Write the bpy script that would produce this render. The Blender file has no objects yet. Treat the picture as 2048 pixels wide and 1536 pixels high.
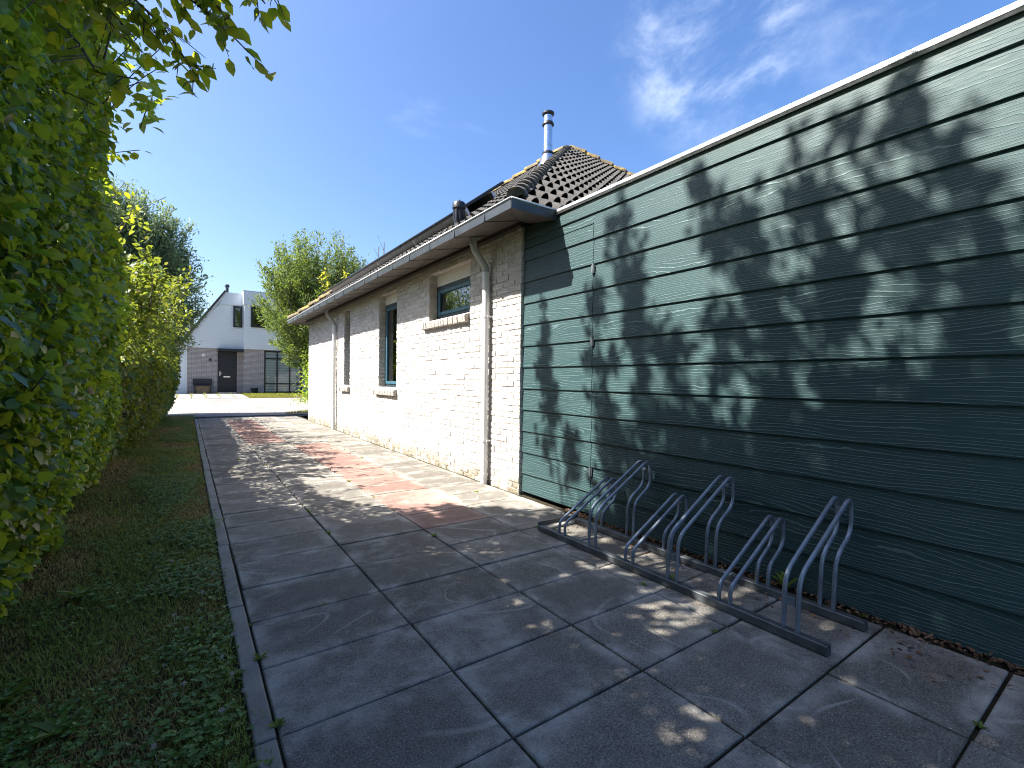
import bpy, bmesh, math, random
import numpy as np
from mathutils import Matrix, Vector

S = bpy.context.scene
COLL = S.collection

# ------------------------------------------------------------------ camera
CAM = (-0.237, 0.0, 1.097)
cd = bpy.data.cameras.new("camera")
cd.sensor_width = 36.0
cd.lens = 935.55 / 2048 * 36
cd.clip_start, cd.clip_end = 0.05, 3000
cam = bpy.data.objects.new("camera", cd)
COLL.objects.link(cam)
yaw, pitch, roll = math.radians(34.828), math.radians(0.418), math.radians(0.673)
fw = Vector((math.sin(yaw) * math.cos(pitch), math.cos(yaw) * math.cos(pitch), -math.sin(pitch)))
rt = Vector((math.cos(yaw), -math.sin(yaw), 0)); up = rt.cross(fw)
r2 = rt * math.cos(roll) + up * math.sin(roll)
u2 = -rt * math.sin(roll) + up * math.cos(roll)
m = Matrix((r2, u2, -fw)).transposed().to_4x4()
m.translation = CAM
cam.matrix_world = m
S.camera = cam

# ------------------------------------------------------------------ light
TO_SUN = Vector((-0.599, 0.257, 0.758)).normalized()
SUN_EL = math.asin(TO_SUN.z)
SUN_AZ = math.atan2(TO_SUN.x, TO_SUN.y)
sd = bpy.data.lights.new("sun", 'SUN')
sd.energy, sd.angle, sd.color = 5.0, math.radians(0.55), (1.0, 0.95, 0.87)
sun = bpy.data.objects.new("sun", sd)
COLL.objects.link(sun)
sun.rotation_euler = TO_SUN.to_track_quat('Z', 'Y').to_euler()

W = bpy.data.worlds.new("World")
S.world = W
W.use_nodes = True
wt = W.node_tree
for n in list(wt.nodes): wt.nodes.remove(n)
def wn(t, **k):
    n = wt.nodes.new(t)
    for a, v in k.items(): setattr(n, a, v)
    return n
wo, bg = wn('ShaderNodeOutputWorld'), wn('ShaderNodeBackground')
sky = wn('ShaderNodeTexSky', sky_type='NISHITA', sun_disc=False)
sky.sun_elevation, sky.sun_rotation = SUN_EL, SUN_AZ
sky.air_density, sky.dust_density, sky.ozone_density, sky.altitude = 1.0, 2.2, 3.2, 0
hs = wn('ShaderNodeHueSaturation'); hs.inputs['Saturation'].default_value = 1.2; hs.inputs['Hue'].default_value = 0.506
wt.links.new(sky.outputs[0], hs.inputs['Color'])
# thin wispy cirrus, fixed in the sky by direction
tc = wn('ShaderNodeTexCoord')
def wmath(op, a, b=None):
    n = wn('ShaderNodeMath', operation=op)
    for i, v in enumerate((a, b)):
        if v is None: continue
        if isinstance(v, (int, float)): n.inputs[i].default_value = v
        else: wt.links.new(v, n.inputs[i])
    return n.outputs[0]
def cloud_mask(center, tight, scale, seed, lo, hi, rot):
    c = Vector(center).normalized()
    d = wn('ShaderNodeVectorMath', operation='DOT_PRODUCT'); d.inputs[1].default_value = c
    wt.links.new(tc.outputs['Generated'], d.inputs[0])
    mr = wn('ShaderNodeMapRange', interpolation_type='SMOOTHSTEP')
    mr.inputs[1].default_value, mr.inputs[2].default_value = tight, 1.0
    wt.links.new(d.outputs['Value'], mr.inputs[0])
    mp = wn('ShaderNodeMapping'); mp.inputs['Scale'].default_value = scale; mp.inputs['Rotation'].default_value = rot
    mp.inputs['Location'].default_value = seed
    wt.links.new(tc.outputs['Generated'], mp.inputs['Vector'])
    nz = wn('ShaderNodeTexNoise'); nz.inputs['Scale'].default_value = 3.0; nz.inputs['Detail'].default_value = 9
    nz.inputs['Roughness'].default_value = 0.62; nz.inputs['Distortion'].default_value = 0.25
    wt.links.new(mp.outputs[0], nz.inputs['Vector'])
    r = wn('ShaderNodeMapRange', interpolation_type='SMOOTHSTEP')
    r.inputs[1].default_value, r.inputs[2].default_value = lo, hi
    wt.links.new(nz.outputs[0], r.inputs[0])
    return wmath('MULTIPLY', mr.outputs[0], r.outputs[0])
c1 = cloud_mask((0.715, 0.44, 0.56), 0.981, (3.2, 1.5, 3.0), (2.3, 1.4, 0.2), 0.42, 0.95, (0.7, 0.5, 0.4))
c2 = cloud_mask((0.86, 0.17, 0.53), 0.975, (1.2, 2.2, 4.0), (4.1, 2.4, 0.2), 0.40, 0.85, (0.2, 0.6, 0.1))
c3 = cloud_mask((0.45, 0.95, 0.64), 0.985, (1.2, 2.0, 3.6), (0.1, 5.4, 1.2), 0.52, 0.85, (0.1, 0.2, 0.9))
cm = wmath('MINIMUM', wmath('ADD', wmath('ADD', wmath('MULTIPLY', c1, 0.8), wmath('MULTIPLY', c2, 0.25)), wmath('MULTIPLY', c3, 0.15)), 0.75)
mixc = wn('ShaderNodeMix', data_type='RGBA'); mixc.inputs[7].default_value = (6.4, 6.9, 7.7, 1)
wt.links.new(cm, mixc.inputs[0]); wt.links.new(hs.outputs[0], mixc.inputs[6])
wt.links.new(mixc.outputs[2], bg.inputs['Color'])
bg.inputs['Strength'].default_value = 0.079
wt.links.new(bg.outputs[0], wo.inputs[0])

S.view_settings.view_transform = 'Standard'
S.view_settings.look = 'None'
S.view_settings.exposure = 1.87
S.view_settings.gamma = 1.0
S.view_settings.use_curve_mapping = False
S.render.engine = 'CYCLES'
cy = S.cycles
cy.max_bounces, cy.diffuse_bounces, cy.glossy_bounces, cy.transmission_bounces, cy.transparent_max_bounces = 6, 3, 3, 4, 8
cy.use_denoising = True
cy.filter_width = 1.1
try: cy.denoiser = 'OPENIMAGEDENOISE'
except Exception: pass
cy.sample_clamp_indirect = 6.0
cy.caustics_reflective = cy.caustics_refractive = False

rng = np.random.default_rng(11)
random.seed(5)

# ------------------------------------------------------------------ helpers: objects
def link(o, parent=None):
    COLL.objects.link(o)
    if parent is not None: o.parent = parent
    return o
def tag(o, label=None, cat=None, group=None, kind=None):
    for k, v in (('label', label), ('category', cat), ('group', group), ('kind', kind)):
        if v: o[k] = v
    return o
def thing(name, label, cat, loc=(0, 0, 0), group=None):
    o = bpy.data.objects.new(name, None); o.empty_display_size = 0.1
    link(o); o.location = loc
    return tag(o, label, cat, group)

class MB:
    """collects vertices and faces, builds one mesh object (world coordinates)"""
    def __init__(s): s.v, s.f, s.mi, s.uv = [], [], [], {}
    def add(s, vs, fs, mi=0):
        b = len(s.v); s.v += [tuple(map(float, p)) for p in vs]
        for f in fs: s.f.append(tuple(i + b for i in f)); s.mi.append(mi)
    def box(s, x0, x1, y0, y1, z0, z1, mi=0):
        s.add([(x0, y0, z0), (x1, y0, z0), (x1, y1, z0), (x0, y1, z0), (x0, y0, z1), (x1, y0, z1), (x1, y1, z1), (x0, y1, z1)],
              [(0, 3, 2, 1), (4, 5, 6, 7), (0, 1, 5, 4), (1, 2, 6, 5), (2, 3, 7, 6), (3, 0, 4, 7)], mi)
    def obox(s, o, ax, ay, az, mi=0):
        o, ax, ay, az = map(Vector, (o, ax, ay, az))
        s.add([o, o + ax, o + ax + ay, o + ay, o + az, o + ax + az, o + ax + ay + az, o + ay + az],
              [(0, 3, 2, 1), (4, 5, 6, 7), (0, 1, 5, 4), (1, 2, 6, 5), (2, 3, 7, 6), (3, 0, 4, 7)], mi)
    def tube(s, pts, r, n=10, caps=True, mi=0):
        pts = [Vector(p) for p in pts]
        rs = r if isinstance(r, (list, tuple)) else [r] * len(pts)
        vs, fs = [], []
        ref = None
        for i, p in enumerate(pts):
            t = (pts[min(i + 1, len(pts) - 1)] - pts[max(i - 1, 0)]).normalized()
            if ref is None:
                ref = Vector((0, 0, 1)) if abs(t.z) < 0.9 else Vector((1, 0, 0))
            a = t.cross(ref)
            if a.length < 1e-4: a = t.cross(Vector((0, 1, 0)))
            a.normalize(); b = a.cross(t).normalized(); ref = b
            for k in range(n):
                q = 2 * math.pi * k / n
                vs.append(p + (a * math.cos(q) + b * math.sin(q)) * rs[i])
        for i in range(len(pts) - 1):
            for k in range(n):
                k2 = (k + 1) % n
                fs.append((i * n + k, i * n + k2, (i + 1) * n + k2, (i + 1) * n + k))
        if caps:
            fs.append(tuple(range(n)[::-1])); fs.append(tuple((len(pts) - 1) * n + k for k in range(n)))
        s.add(vs, fs, mi)
    def prism(s, prof, p0, d, mi=0):
        """closed profile (list of 3-vectors) extruded by vector d"""
        p0, d = Vector(p0), Vector(d)
        a = [p0 + Vector(p) for p in prof]; n = len(a)
        s.add(a + [p + d for p in a], [tuple(range(n)[::-1]), tuple(range(n, 2 * n))] + [(i, (i + 1) % n, n + (i + 1) % n, n + i) for i in range(n)], mi)
    def build(s, name, mats, parent=None, smooth=False, bevel=0, auto=False):
        me = bpy.data.meshes.new(name)
        me.from_pydata(s.v, [], s.f)
        for mt in (mats if isinstance(mats, (list, tuple)) else [mats]): me.materials.append(mt)
        if any(s.mi): me.polygons.foreach_set('material_index', s.mi)
        bm = bmesh.new(); bm.from_mesh(me); bmesh.ops.recalc_face_normals(bm, faces=bm.faces[:]); bm.to_mesh(me); bm.free()
        me.polygons.foreach_set('use_smooth', [bool(smooth)] * len(me.polygons))
        me.update()
        o = bpy.data.objects.new(name, me)
        link(o)
        if parent is not None:
            o.parent = parent
            o.matrix_parent_inverse = Matrix.Translation(-world_loc(parent))
        if auto:
            md = o.modifiers.new('wn', 'WEIGHTED_NORMAL') if False else None
            for p in me.polygons: p.use_smooth = True
            me.set_sharp_from_angle(angle=math.radians(38))
        if bevel:
            b = o.modifiers.new('bevel', 'BEVEL'); b.width = bevel; b.segments = 2; b.limit_method = 'ANGLE'; b.angle_limit = math.radians(40)
        return o
def world_loc(o):      # parts are modelled in world coordinates; only a thing's Empty has an offset
    return Vector(o.location) if o.type == 'EMPTY' else Vector((0, 0, 0))

def np_mesh(name, V, F, mat, parent=None, attrs=None, smooth=False, uv=None):
    """V (n,3) array, F list of (k,m) int arrays of faces with m corners"""
    me = bpy.data.meshes.new(name)
    F = [f for f in (F if isinstance(F, list) else [F]) if len(f)]
    loops = np.concatenate([f.ravel() for f in F]).astype(np.int32)
    tot = np.concatenate([np.full(len(f), f.shape[1]) for f in F])
    start = np.concatenate([[0], np.cumsum(tot)[:-1]]).astype(np.int32)
    me.vertices.add(len(V)); me.vertices.foreach_set('co', np.asarray(V, np.float32).ravel())
    me.loops.add(len(loops)); me.loops.foreach_set('vertex_index', loops)
    me.polygons.add(len(tot)); me.polygons.foreach_set('loop_start', start)
    try: me.polygons.foreach_set('loop_total', tot.astype(np.int32))
    except Exception: pass
    me.update(calc_edges=True)
    me.validate()
    for k, a in (attrs or {}).items():
        at = me.attributes.new(k, 'FLOAT', 'POINT'); at.data.foreach_set('value', np.asarray(a, np.float32))
    if uv is not None:
        l = me.uv_layers.new(name='UVMap'); l.data.foreach_set('uv', np.asarray(uv, np.float32)[loops].ravel())
    me.polygons.foreach_set('use_smooth', np.full(len(tot), bool(smooth)))
    me.materials.append(mat)
    o = bpy.data.objects.new(name, me); link(o)
    if parent is not None:
        o.parent = parent
        o.matrix_parent_inverse = Matrix.Translation(-world_loc(parent))
    return o

def vnoise(x, y, seed=0):
    """smooth value noise in 2-D, 0..1"""
    r = np.random.default_rng(seed).random((64, 64))
    xi, yi = np.floor(x).astype(int), np.floor(y).astype(int)
    fx, fy = x - xi, y - yi
    fx, fy = fx * fx * (3 - 2 * fx), fy * fy * (3 - 2 * fy)
    g = lambda a, b: r[a % 64, b % 64]
    return (g(xi, yi) * (1 - fx) + g(xi + 1, yi) * fx) * (1 - fy) + (g(xi, yi + 1) * (1 - fx) + g(xi + 1, yi + 1) * fx) * fy
def fbm(x, y, seed=0, o=3):
    s, a = 0, 0.5
    for i in range(o): s = s + a * vnoise(x * 2 ** i, y * 2 ** i, seed + i); a *= 0.5
    return s / (1 - 0.5 ** o)

# ------------------------------------------------------------------ helpers: materials
class Mat:
    def __init__(s, name, rough=0.7, spec=0.4, metal=0.0):
        s.m = bpy.data.materials.new(name); s.m.use_nodes = True
        s.t = s.m.node_tree; s.b = s.t.nodes['Principled BSDF']; s.out = s.t.nodes['Material Output']
        s.b.inputs['Roughness'].default_value = rough; s.b.inputs['Metallic'].default_value = metal
        s.b.inputs['Specular IOR Level'].default_value = spec
    def n(s, t, ins=None, **k):
        nd = s.t.nodes.new(t)
        for a, v in k.items(): setattr(nd, a, v)
        for i, v in (ins or {}).items(): s.set(nd.inputs[i], v)
        return nd
    def set(s, sock, v):
        if hasattr(v, 'is_output'): s.t.links.new(v, sock)
        else:
            if isinstance(v, tuple) and len(v) == 3 and sock.type == 'RGBA': v = v + (1,)
            sock.default_value = v
    def math(s, op, a, b=0.0, c=0.0, clamp=False):
        return s.n('ShaderNodeMath', {0: a, 1: b, 2: c}, operation=op, use_clamp=clamp).outputs[0]
    def obj(s): return s.n('ShaderNodeTexCoord').outputs['Object']
    def geo(s): return s.n('ShaderNodeNewGeometry').outputs['Position']
    def mapping(s, vec, scale=(1, 1, 1), loc=(0, 0, 0), rot=(0, 0, 0)):
        return s.n('ShaderNodeMapping', {'Vector': vec, 'Scale': scale, 'Location': loc, 'Rotation': rot}).outputs[0]
    def noise(s, vec, scale, detail=4, rough=0.55, dist=0.0):
        return s.n('ShaderNodeTexNoise', {'Vector': vec, 'Scale': scale, 'Detail': detail, 'Roughness': rough, 'Distortion': dist}).outputs[0]
    def mr(s, v, a, b, c=0.0, d=1.0, smooth=True):
        return s.n('ShaderNodeMapRange', {0: v, 1: a, 2: b, 3: c, 4: d}, interpolation_type='SMOOTHSTEP' if smooth else 'LINEAR').outputs[0]
    def mix(s, f, a, b, mode='MIX'):
        return s.n('ShaderNodeMix', {0: f, 6: a, 7: b}, data_type='RGBA', blend_type=mode).outputs[2]
    def ramp(s, f, stops):
        n = s.n('ShaderNodeValToRGB', {0: f}); e = n.color_ramp.elements
        while len(e) < len(stops): e.new(0.5)
        for i, (p, c) in enumerate(stops): e[i].position = p; e[i].color = c + (1,)
        return n.outputs[0]
    def attr(s, name): return s.n('ShaderNodeAttribute', attribute_name=name).outputs['Fac']
    def bump(s, h, strength=0.5, dist=0.01, normal=None):
        ins = {'Strength': strength, 'Distance': dist, 'Height': h}
        if normal is not None: ins['Normal'] = normal
        return s.n('ShaderNodeBump', ins).outputs[0]
    def color(s, v): s.set(s.b.inputs['Base Color'], v); return s
    def rough(s, v): s.set(s.b.inputs['Roughness'], v); return s
    def normal(s, v): s.set(s.b.inputs['Normal'], v); return s

def plain(name, col, rough=0.6, metal=0.0, var=0.12, scale=8.0, spec=0.4, bump=0.0, bscale=60):
    q = Mat(name, rough, spec, metal)
    p = q.geo()
    nz = q.noise(p, scale, 5, 0.6)
    q.color(q.mix(q.mr(nz, 0.25, 0.75), tuple(c * (1 - var) for c in col), tuple(min(1, c * (1 + var)) for c in col)))
    q.rough(q.mr(q.noise(p, scale * 3, 3), 0.3, 0.7, max(0, rough - 0.08), min(1, rough + 0.08)))
    if bump: q.normal(q.bump(q.noise(p, bscale, 4), bump, 0.01))
    return q.m

def leaf_mat(name, stops, trans=(0.35, 0.42, 0.03), tfac=0.42, rough=0.42, spec=0.35):
    q = Mat(name, rough, spec)
    t = q.attr('tint')
    c = q.ramp(t, stops)
    q.color(c)
    tr = q.n('ShaderNodeBsdfTranslucent', {'Color': q.mix(0.65, c, trans)})
    mx = q.n('ShaderNodeMixShader', {0: tfac, 1: q.b.outputs[0], 2: tr.outputs[0]})
    q.t.links.new(mx.outputs[0], q.out.inputs[0])
    return q.m

# ---- concrete paving
def slab_mat(name, base_stops, edge=(0.47, 0.45, 0.405), fleck=0.75):
    q = Mat(name, 0.82, 0.3)
    p = q.geo(); r = q.attr('rnd')
    big = q.noise(p, 1.7, 5, 0.6)
    col = q.ramp(q.math('ADD', q.math('MULTIPLY', r, 0.6), q.math('MULTIPLY', big, 0.4)), base_stops)
    grit = q.noise(p, 150, 3, 0.8)
    col = q.mix(q.mr(grit, 0.40, 0.60, 0.0, 1.0), q.mix(1.0, col, (0.48, 0.48, 0.49), 'MULTIPLY'), q.mix(1.0, col, (1.18, 1.17, 1.15), 'MULTIPLY'))
    # pale bloom along slab edges, broken up
    uv = q.n('ShaderNodeUVMap', uv_map='UVMap').outputs[0]
    sx = q.n('ShaderNodeSeparateXYZ', {0: uv})
    u, v = sx.outputs[0], sx.outputs[1]
    du = q.math('MULTIPLY', q.math('MINIMUM', u, q.math('SUBTRACT', 1.0, u)), 0.6)
    dv = q.math('MULTIPLY', q.math('MINIMUM', v, q.math('SUBTRACT', 1.0, v)), 0.4)
    d = q.math('MINIMUM', du, dv)
    em = q.math('MULTIPLY', q.mr(d, 0.0, 0.10, 1.0, 0.0), q.mr(q.noise(p, 4.2, 5, 0.65, 0.4), 0.40, 0.66))
    col = q.mix(q.math('MULTIPLY', em, 0.68), col, edge)
    # pale scrape arcs: thin contour lines of a warped noise
    w = q.noise(q.mapping(p, (1, 1.3, 1), (3, 1, 0)), 0.9, 1, 0.3, 0.6)
    lines = q.math('ABSOLUTE', q.math('SUBTRACT', q.math('FRACT', q.math('MULTIPLY', w, 9.0)), 0.5))
    lm = q.math('MULTIPLY', q.mr(lines, 0.0, 0.06, 1.0, 0.0), q.mr(q.noise(p, 2.6, 3), 0.45, 0.62))
    col = q.mix(q.math('MULTIPLY', lm, 0.5), col, edge)
    mott = q.noise(q.mapping(p, (1, 1, 1), (2, 8, 5)), 11, 5, 0.7)
    col = q.mix(q.mr(mott, 0.32, 0.62, 0.55, 0.0), col, q.mix(1.0, col, (0.66, 0.64, 0.62), 'MULTIPLY'))
    col = q.mix(q.mr(q.noise(q.mapping(p, (1, 1, 1), (6, 1, 5)), 2.3, 6, 0.7), 0.52, 0.72, 0.0, 0.45), col, edge)
    # dark blotches
    bl = q.mr(q.noise(q.mapping(p, (1, 1, 1), (9, 4, 0)), 3.1, 5, 0.65), 0.6, 0.78)
    col = q.mix(q.math('MULTIPLY', bl, 0.35), col, q.mix(1.0, col, (0.5, 0.47, 0.43), 'MULTIPLY'))
    # white aggregate flecks
    vo = q.n('ShaderNodeTexVoronoi', {'Vector': p, 'Scale': 150.0}, feature='F1')
    cell = q.n('ShaderNodeSeparateColor', {0: vo.outputs['Color']}).outputs[0]
    fl = q.math('MULTIPLY', q.mr(vo.outputs['Distance'], 0.16, 0.26, 1.0, 0.0), q.math('GREATER_THAN', cell, 0.80))
    col = q.mix(q.math('MULTIPLY', fl, fleck), col, (0.62, 0.60, 0.57))
    q.color(col)
    h = q.math('ADD', q.math('MULTIPLY', grit, 0.6), q.noise(p, 60, 4, 0.6))
    q.normal(q.bump(h, 0.8, 0.005))
    return q.m
M_SLAB = slab_mat('slab_grey', [(0.15, (0.140, 0.128, 0.110)), (0.5, (0.192, 0.177, 0.153)), (0.85, (0.258, 0.239, 0.208))])
M_SLABR = slab_mat('slab_red', [(0.15, (0.225, 0.132, 0.108)), (0.85, (0.30, 0.185, 0.155))], (0.42, 0.33, 0.28), 0.4)
M_SLABP = slab_mat('slab_pale', [(0.15, (0.22, 0.214, 0.205)), (0.85, (0.30, 0.292, 0.28))], (0.5, 0.49, 0.46), 0.4)
def joint_mat():
    q = Mat('joint_soil', 0.95, 0.1); p = q.geo()
    q.color(q.ramp(q.noise(p, 14, 5, 0.7), [(0.3, (0.022, 0.019, 0.014)), (0.55, (0.05, 0.042, 0.028)), (0.75, (0.05, 0.06, 0.022))]))
    q.normal(q.bump(q.noise(p, 180, 4), 1.0, 0.01)); return q.m
M_JOINT = joint_mat()
M_KERB = plain('kerb_concrete', (0.20, 0.19, 0.165), 0.62, var=0.25, scale=5, bump=0.25, bscale=140)
def soil_mat():
    q = Mat('soil_thatch', 0.95, 0.1); p = q.geo()
    q.color(q.ramp(q.noise(p, 9, 6, 0.7), [(0.3, (0.035, 0.028, 0.014)), (0.5, (0.08, 0.065, 0.027)), (0.7, (0.15, 0.10, 0.045))]))
    q.normal(q.bump(q.noise(p, 90, 5), 1.0, 0.02)); return q.m
M_SOIL = soil_mat()
def road_mat():
    q = Mat('street_pavers', 0.85, 0.25); p = q.geo()
    b = q.n('ShaderNodeTexBrick', {'Vector': p, 'Color1': (0.24, 0.222, 0.21, 1), 'Color2': (0.30, 0.277, 0.262, 1), 'Mortar': (0.14, 0.13, 0.12, 1), 'Scale': 1.0,
                                  'Mortar Size': 0.006, 'Brick Width': 0.21, 'Row Height': 0.105})
    c = q.mix(q.mr(q.noise(p, 0.6, 5), 0.35, 0.7), b.outputs[0], q.mix(1.0, b.outputs[0], (0.78, 0.76, 0.76), 'MULTIPLY'))
    q.color(c); q.normal(q.bump(q.noise(p, 60, 4), 0.4, 0.006)); return q.m
M_ROAD = road_mat()
M_DARKBAND = plain('dark_band', (0.035, 0.036, 0.04), 0.8, var=0.3, scale=10, bump=0.4)

# ---- bricks
def brick_mat():
    q = Mat('cream_brick', 0.86, 0.25); p = q.geo(); r = q.attr('rnd')
    base = q.ramp(r, [(0.0, (0.45, 0.42, 0.385)), (0.4, (0.51, 0.485, 0.45)), (0.8, (0.57, 0.545, 0.51)), (1.0, (0.47, 0.42, 0.375))])
    rough = q.noise(p, 55, 6, 0.7)
    pit = q.noise(p, 24, 4, 0.6, 0.5)
    col = q.mix(q.mr(pit, 0.56, 0.72, 0, 0.55), base, (0.30, 0.265, 0.235))
    # damp dirty foot of the wall
    z = q.n('ShaderNodeSeparateXYZ', {0: p}).outputs[2]
    foot = q.math('MULTIPLY', q.mr(z, 0.02, 0.26, 1.0, 0.0), q.mr(q.noise(p, 6, 5, 0.65), 0.36, 0.56))
    col = q.mix(q.math('MULTIPLY', foot, 0.8), col, (0.15, 0.12, 0.06))
    q.color(col)
    q.normal(q.bump(q.math('ADD', rough, q.math('MULTIPLY', pit, 1.2)), 0.9, 0.012)); return q.m
M_BRICK = brick_mat()
M_MORTAR = plain('mortar', (0.48, 0.445, 0.41), 0.95, var=0.2, scale=20, bump=0.5)
def roughsill_mat():
    q = Mat('split_sill_brick', 0.9, 0.2); p = q.geo()
    q.color(q.ramp(q.noise(p, 45, 5, 0.7), [(0.35, (0.22, 0.19, 0.16)), (0.5, (0.42, 0.39, 0.355)), (0.7, (0.55, 0.52, 0.48))]))
    q.normal(q.bump(q.noise(p, 70, 5, 0.7), 1.0, 0.02)); return q.m
M_SILL = roughsill_mat()

# ---- green fibre-cement boards with embossed wood grain
def board_mat():
    q = Mat('green_boards', 0.5, 0.32); p = q.geo(); r = q.attr('rnd')
    sp = q.n('ShaderNodeSeparateXYZ', {0: p})
    # stretched, warped noise; its contour lines are the grain
    off = q.math('MULTIPLY', r, 37.0)
    vec = q.n('ShaderNodeCombineXYZ', {0: off, 1: q.math('MULTIPLY', sp.outputs[1], 1.0), 2: q.math('MULTIPLY', sp.outputs[2], 1.0)}).outputs[0]
    a = q.noise(q.mapping(vec, (1, 0.9, 6.5)), 1.0, 2, 0.45, 0.25)
    wob = q.noise(q.mapping(vec, (1, 22, 40)), 1.0, 2, 0.5)
    ph = q.math('ADD', q.math('ADD', q.math('MULTIPLY', a, 9.0), q.math('MULTIPLY', sp.outputs[2], 62.0)), q.math('MULTIPLY', wob, 0.55))
    fr = q.math('FRACT', ph)
    ridge = q.mr(q.math('ABSOLUTE', q.math('SUBTRACT', fr, 0.5)), 0.02, 0.15, 1.0, 0.0)
    brk = q.mr(q.noise(q.mapping(vec, (1, 2.2, 22), (2, 7, 1)), 1.0, 3, 0.6), 0.30, 0.5)
    ridge = q.math('MULTIPLY', ridge, brk)
    fine = q.noise(q.mapping(vec, (1, 18, 160)), 1.0, 3, 0.6)
    big = q.noise(p, 1.3, 4)
    col = q.mix(q.mr(big, 0.3, 0.7), (0.018, 0.047, 0.049), (0.024, 0.057, 0.059))
    col = q.mix(q.math('MULTIPLY', ridge, 0.85), col, (0.085, 0.135, 0.138))
    # a few chalky scratches / drips
    dr = q.noise(q.mapping(p, (1, 60, 7)), 1.0, 2, 0.5)
    col = q.mix(q.math('MULTIPLY', q.mr(dr, 0.80, 0.83), 0.5), col, (0.45, 0.48, 0.47))
    q.color(col)
    q.rough(q.mr(fine, 0.3, 0.7, 0.46, 0.60))
    h = q.math('ADD', q.math('MULTIPLY', ridge, 1.0), q.math('MULTIPLY', fine, 0.25))
    q.normal(q.bump(h, 0.7, 0.0022)); return q.m
M_BOARD = board_mat()
M_BOARD_EDGE = plain('green_trim', (0.045, 0.075, 0.07), 0.5)
M_BLACK = plain('black_gap', (0.008, 0.008, 0.009), 0.9, var=0.05)
M_ALU = plain('aluminium_cap', (0.55, 0.56, 0.57), 0.38, 0.7, var=0.06, scale=12)
M_ZINC = plain('zinc_gutter', (0.058, 0.066, 0.072), 0.42, 0.45, var=0.22, scale=6)
def zincunder_mat():
    q = Mat('zinc_underside', 0.6, 0.4, 0.1); p = q.geo()
    n = q.noise(q.mapping(p, (3, 1, 3)), 5, 6, 0.65)
    q.color(q.ramp(n, [(0.3, (0.06, 0.055, 0.05)), (0.55, (0.11, 0.10, 0.09)), (0.75, (0.19, 0.165, 0.14))])); return q.m
M_ZINCU = zincunder_mat()
M_GALV = plain('galvanised_steel', (0.20, 0.245, 0.30), 0.46, 0.5, var=0.22, scale=14, bump=0.12, bscale=90)
M_RAIL = plain('weathered_rail_steel', (0.13, 0.145, 0.155), 0.5, 0.6, var=0.35, scale=9, bump=0.2, bscale=80)
M_PIPE = plain('grey_pvc_pipe', (0.62, 0.62, 0.61), 0.4, 0.0, var=0.06, scale=4)
M_PIPE_ELBOW = plain('grey_pvc_elbow', (0.33, 0.335, 0.33), 0.45, var=0.12, scale=12)
M_WHITE = plain('white_paint', (0.70, 0.68, 0.64), 0.5, var=0.05)
M_BEAM = plain('dark_timber', (0.035, 0.028, 0.022), 0.7, var=0.3, scale=14)
M_BLUE = plain('petrol_blue_paint', (0.045, 0.12, 0.165), 0.32, var=0.08)
M_BLUEDK = plain('petrol_blue_dark', (0.03, 0.05, 0.062), 0.4, var=0.08)
M_ANTH = plain('anthracite_paint', (0.018, 0.020, 0.026), 0.42, var=0.12)
M_DARKPLASTIC = plain('black_plastic', (0.02, 0.022, 0.03), 0.38, var=0.15)
M_STEEL = plain('stainless_flue', (0.62, 0.66, 0.72), 0.2, 1.0, var=0.05)
M_CHROME = plain('bright_metal', (0.75, 0.75, 0.75), 0.25, 1.0, var=0.05)
M_PANEL = plain('solar_black', (0.012, 0.014, 0.02), 0.22, 0.0, var=0.1, spec=0.6)
M_ROOM = plain('dark_room', (0.03, 0.03, 0.03), 0.9)
M_CURTAIN = plain('grey_curtain', (0.30, 0.32, 0.28), 0.9, var=0.2, scale=6)

def tile_mat(name, base, lichen):
    q = Mat(name, 0.85, 0.25); p = q.geo()
    c = q.ramp(q.noise(p, 7, 6, 0.65), [(0.3, tuple(b * 0.6 for b in base)), (0.55, base), (0.8, tuple(b * 1.45 for b in base))])
    li = q.mr(q.noise(q.mapping(p, (1, 1, 1), (5, 2, 8)), 4.5, 6, 0.7), lichen, lichen + 0.08)
    c = q.mix(q.math('MULTIPLY', li, 0.8), c, (0.36, 0.25, 0.05))
    gy = q.mr(q.noise(q.mapping(p, (1, 1, 1), (1, 8, 3)), 16, 5, 0.7), 0.60, 0.72)
    c = q.mix(q.math('MULTIPLY', gy, 0.5), c, (0.28, 0.27, 0.24))
    q.color(c); q.normal(q.bump(q.noise(p, 90, 4), 0.6, 0.006)); return q.m
M_TILE = tile_mat('roof_tile', (0.062, 0.0595, 0.058), 0.70)
M_RIDGE = tile_mat('ridge_tile', (0.10, 0.095, 0.088), 0.60)
M_RIDGE_Y = tile_mat('ridge_tile_lichen', (0.15, 0.12, 0.075), 0.47)

def glass_mat(name, tint=(0.75, 0.8, 0.78), refl=1.8):
    q = Mat(name)
    q.t.nodes.remove(q.b)
    fr = q.n('ShaderNodeFresnel', {'IOR': 1.65}).outputs[0]
    tr = q.n('ShaderNodeBsdfTransparent', {'Color': tint + (1,)}); gl = q.n('ShaderNodeBsdfGlossy', {'Roughness': 0.0, 'Color': (1, 1, 1, 1)})
    f = q.math('MINIMUM', q.math('MULTIPLY', fr, refl), 1.0)
    mx = q.n('ShaderNodeMixShader', {0: f, 1: tr.outputs[0], 2: gl.outputs[0]})
    q.t.links.new(mx.outputs[0], q.out.inputs[0]); return q.m
M_GLASS = glass_mat('window_glass')
M_GLASS2 = glass_mat('clear_glass', (0.97, 0.98, 0.98), 0.7)

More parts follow.
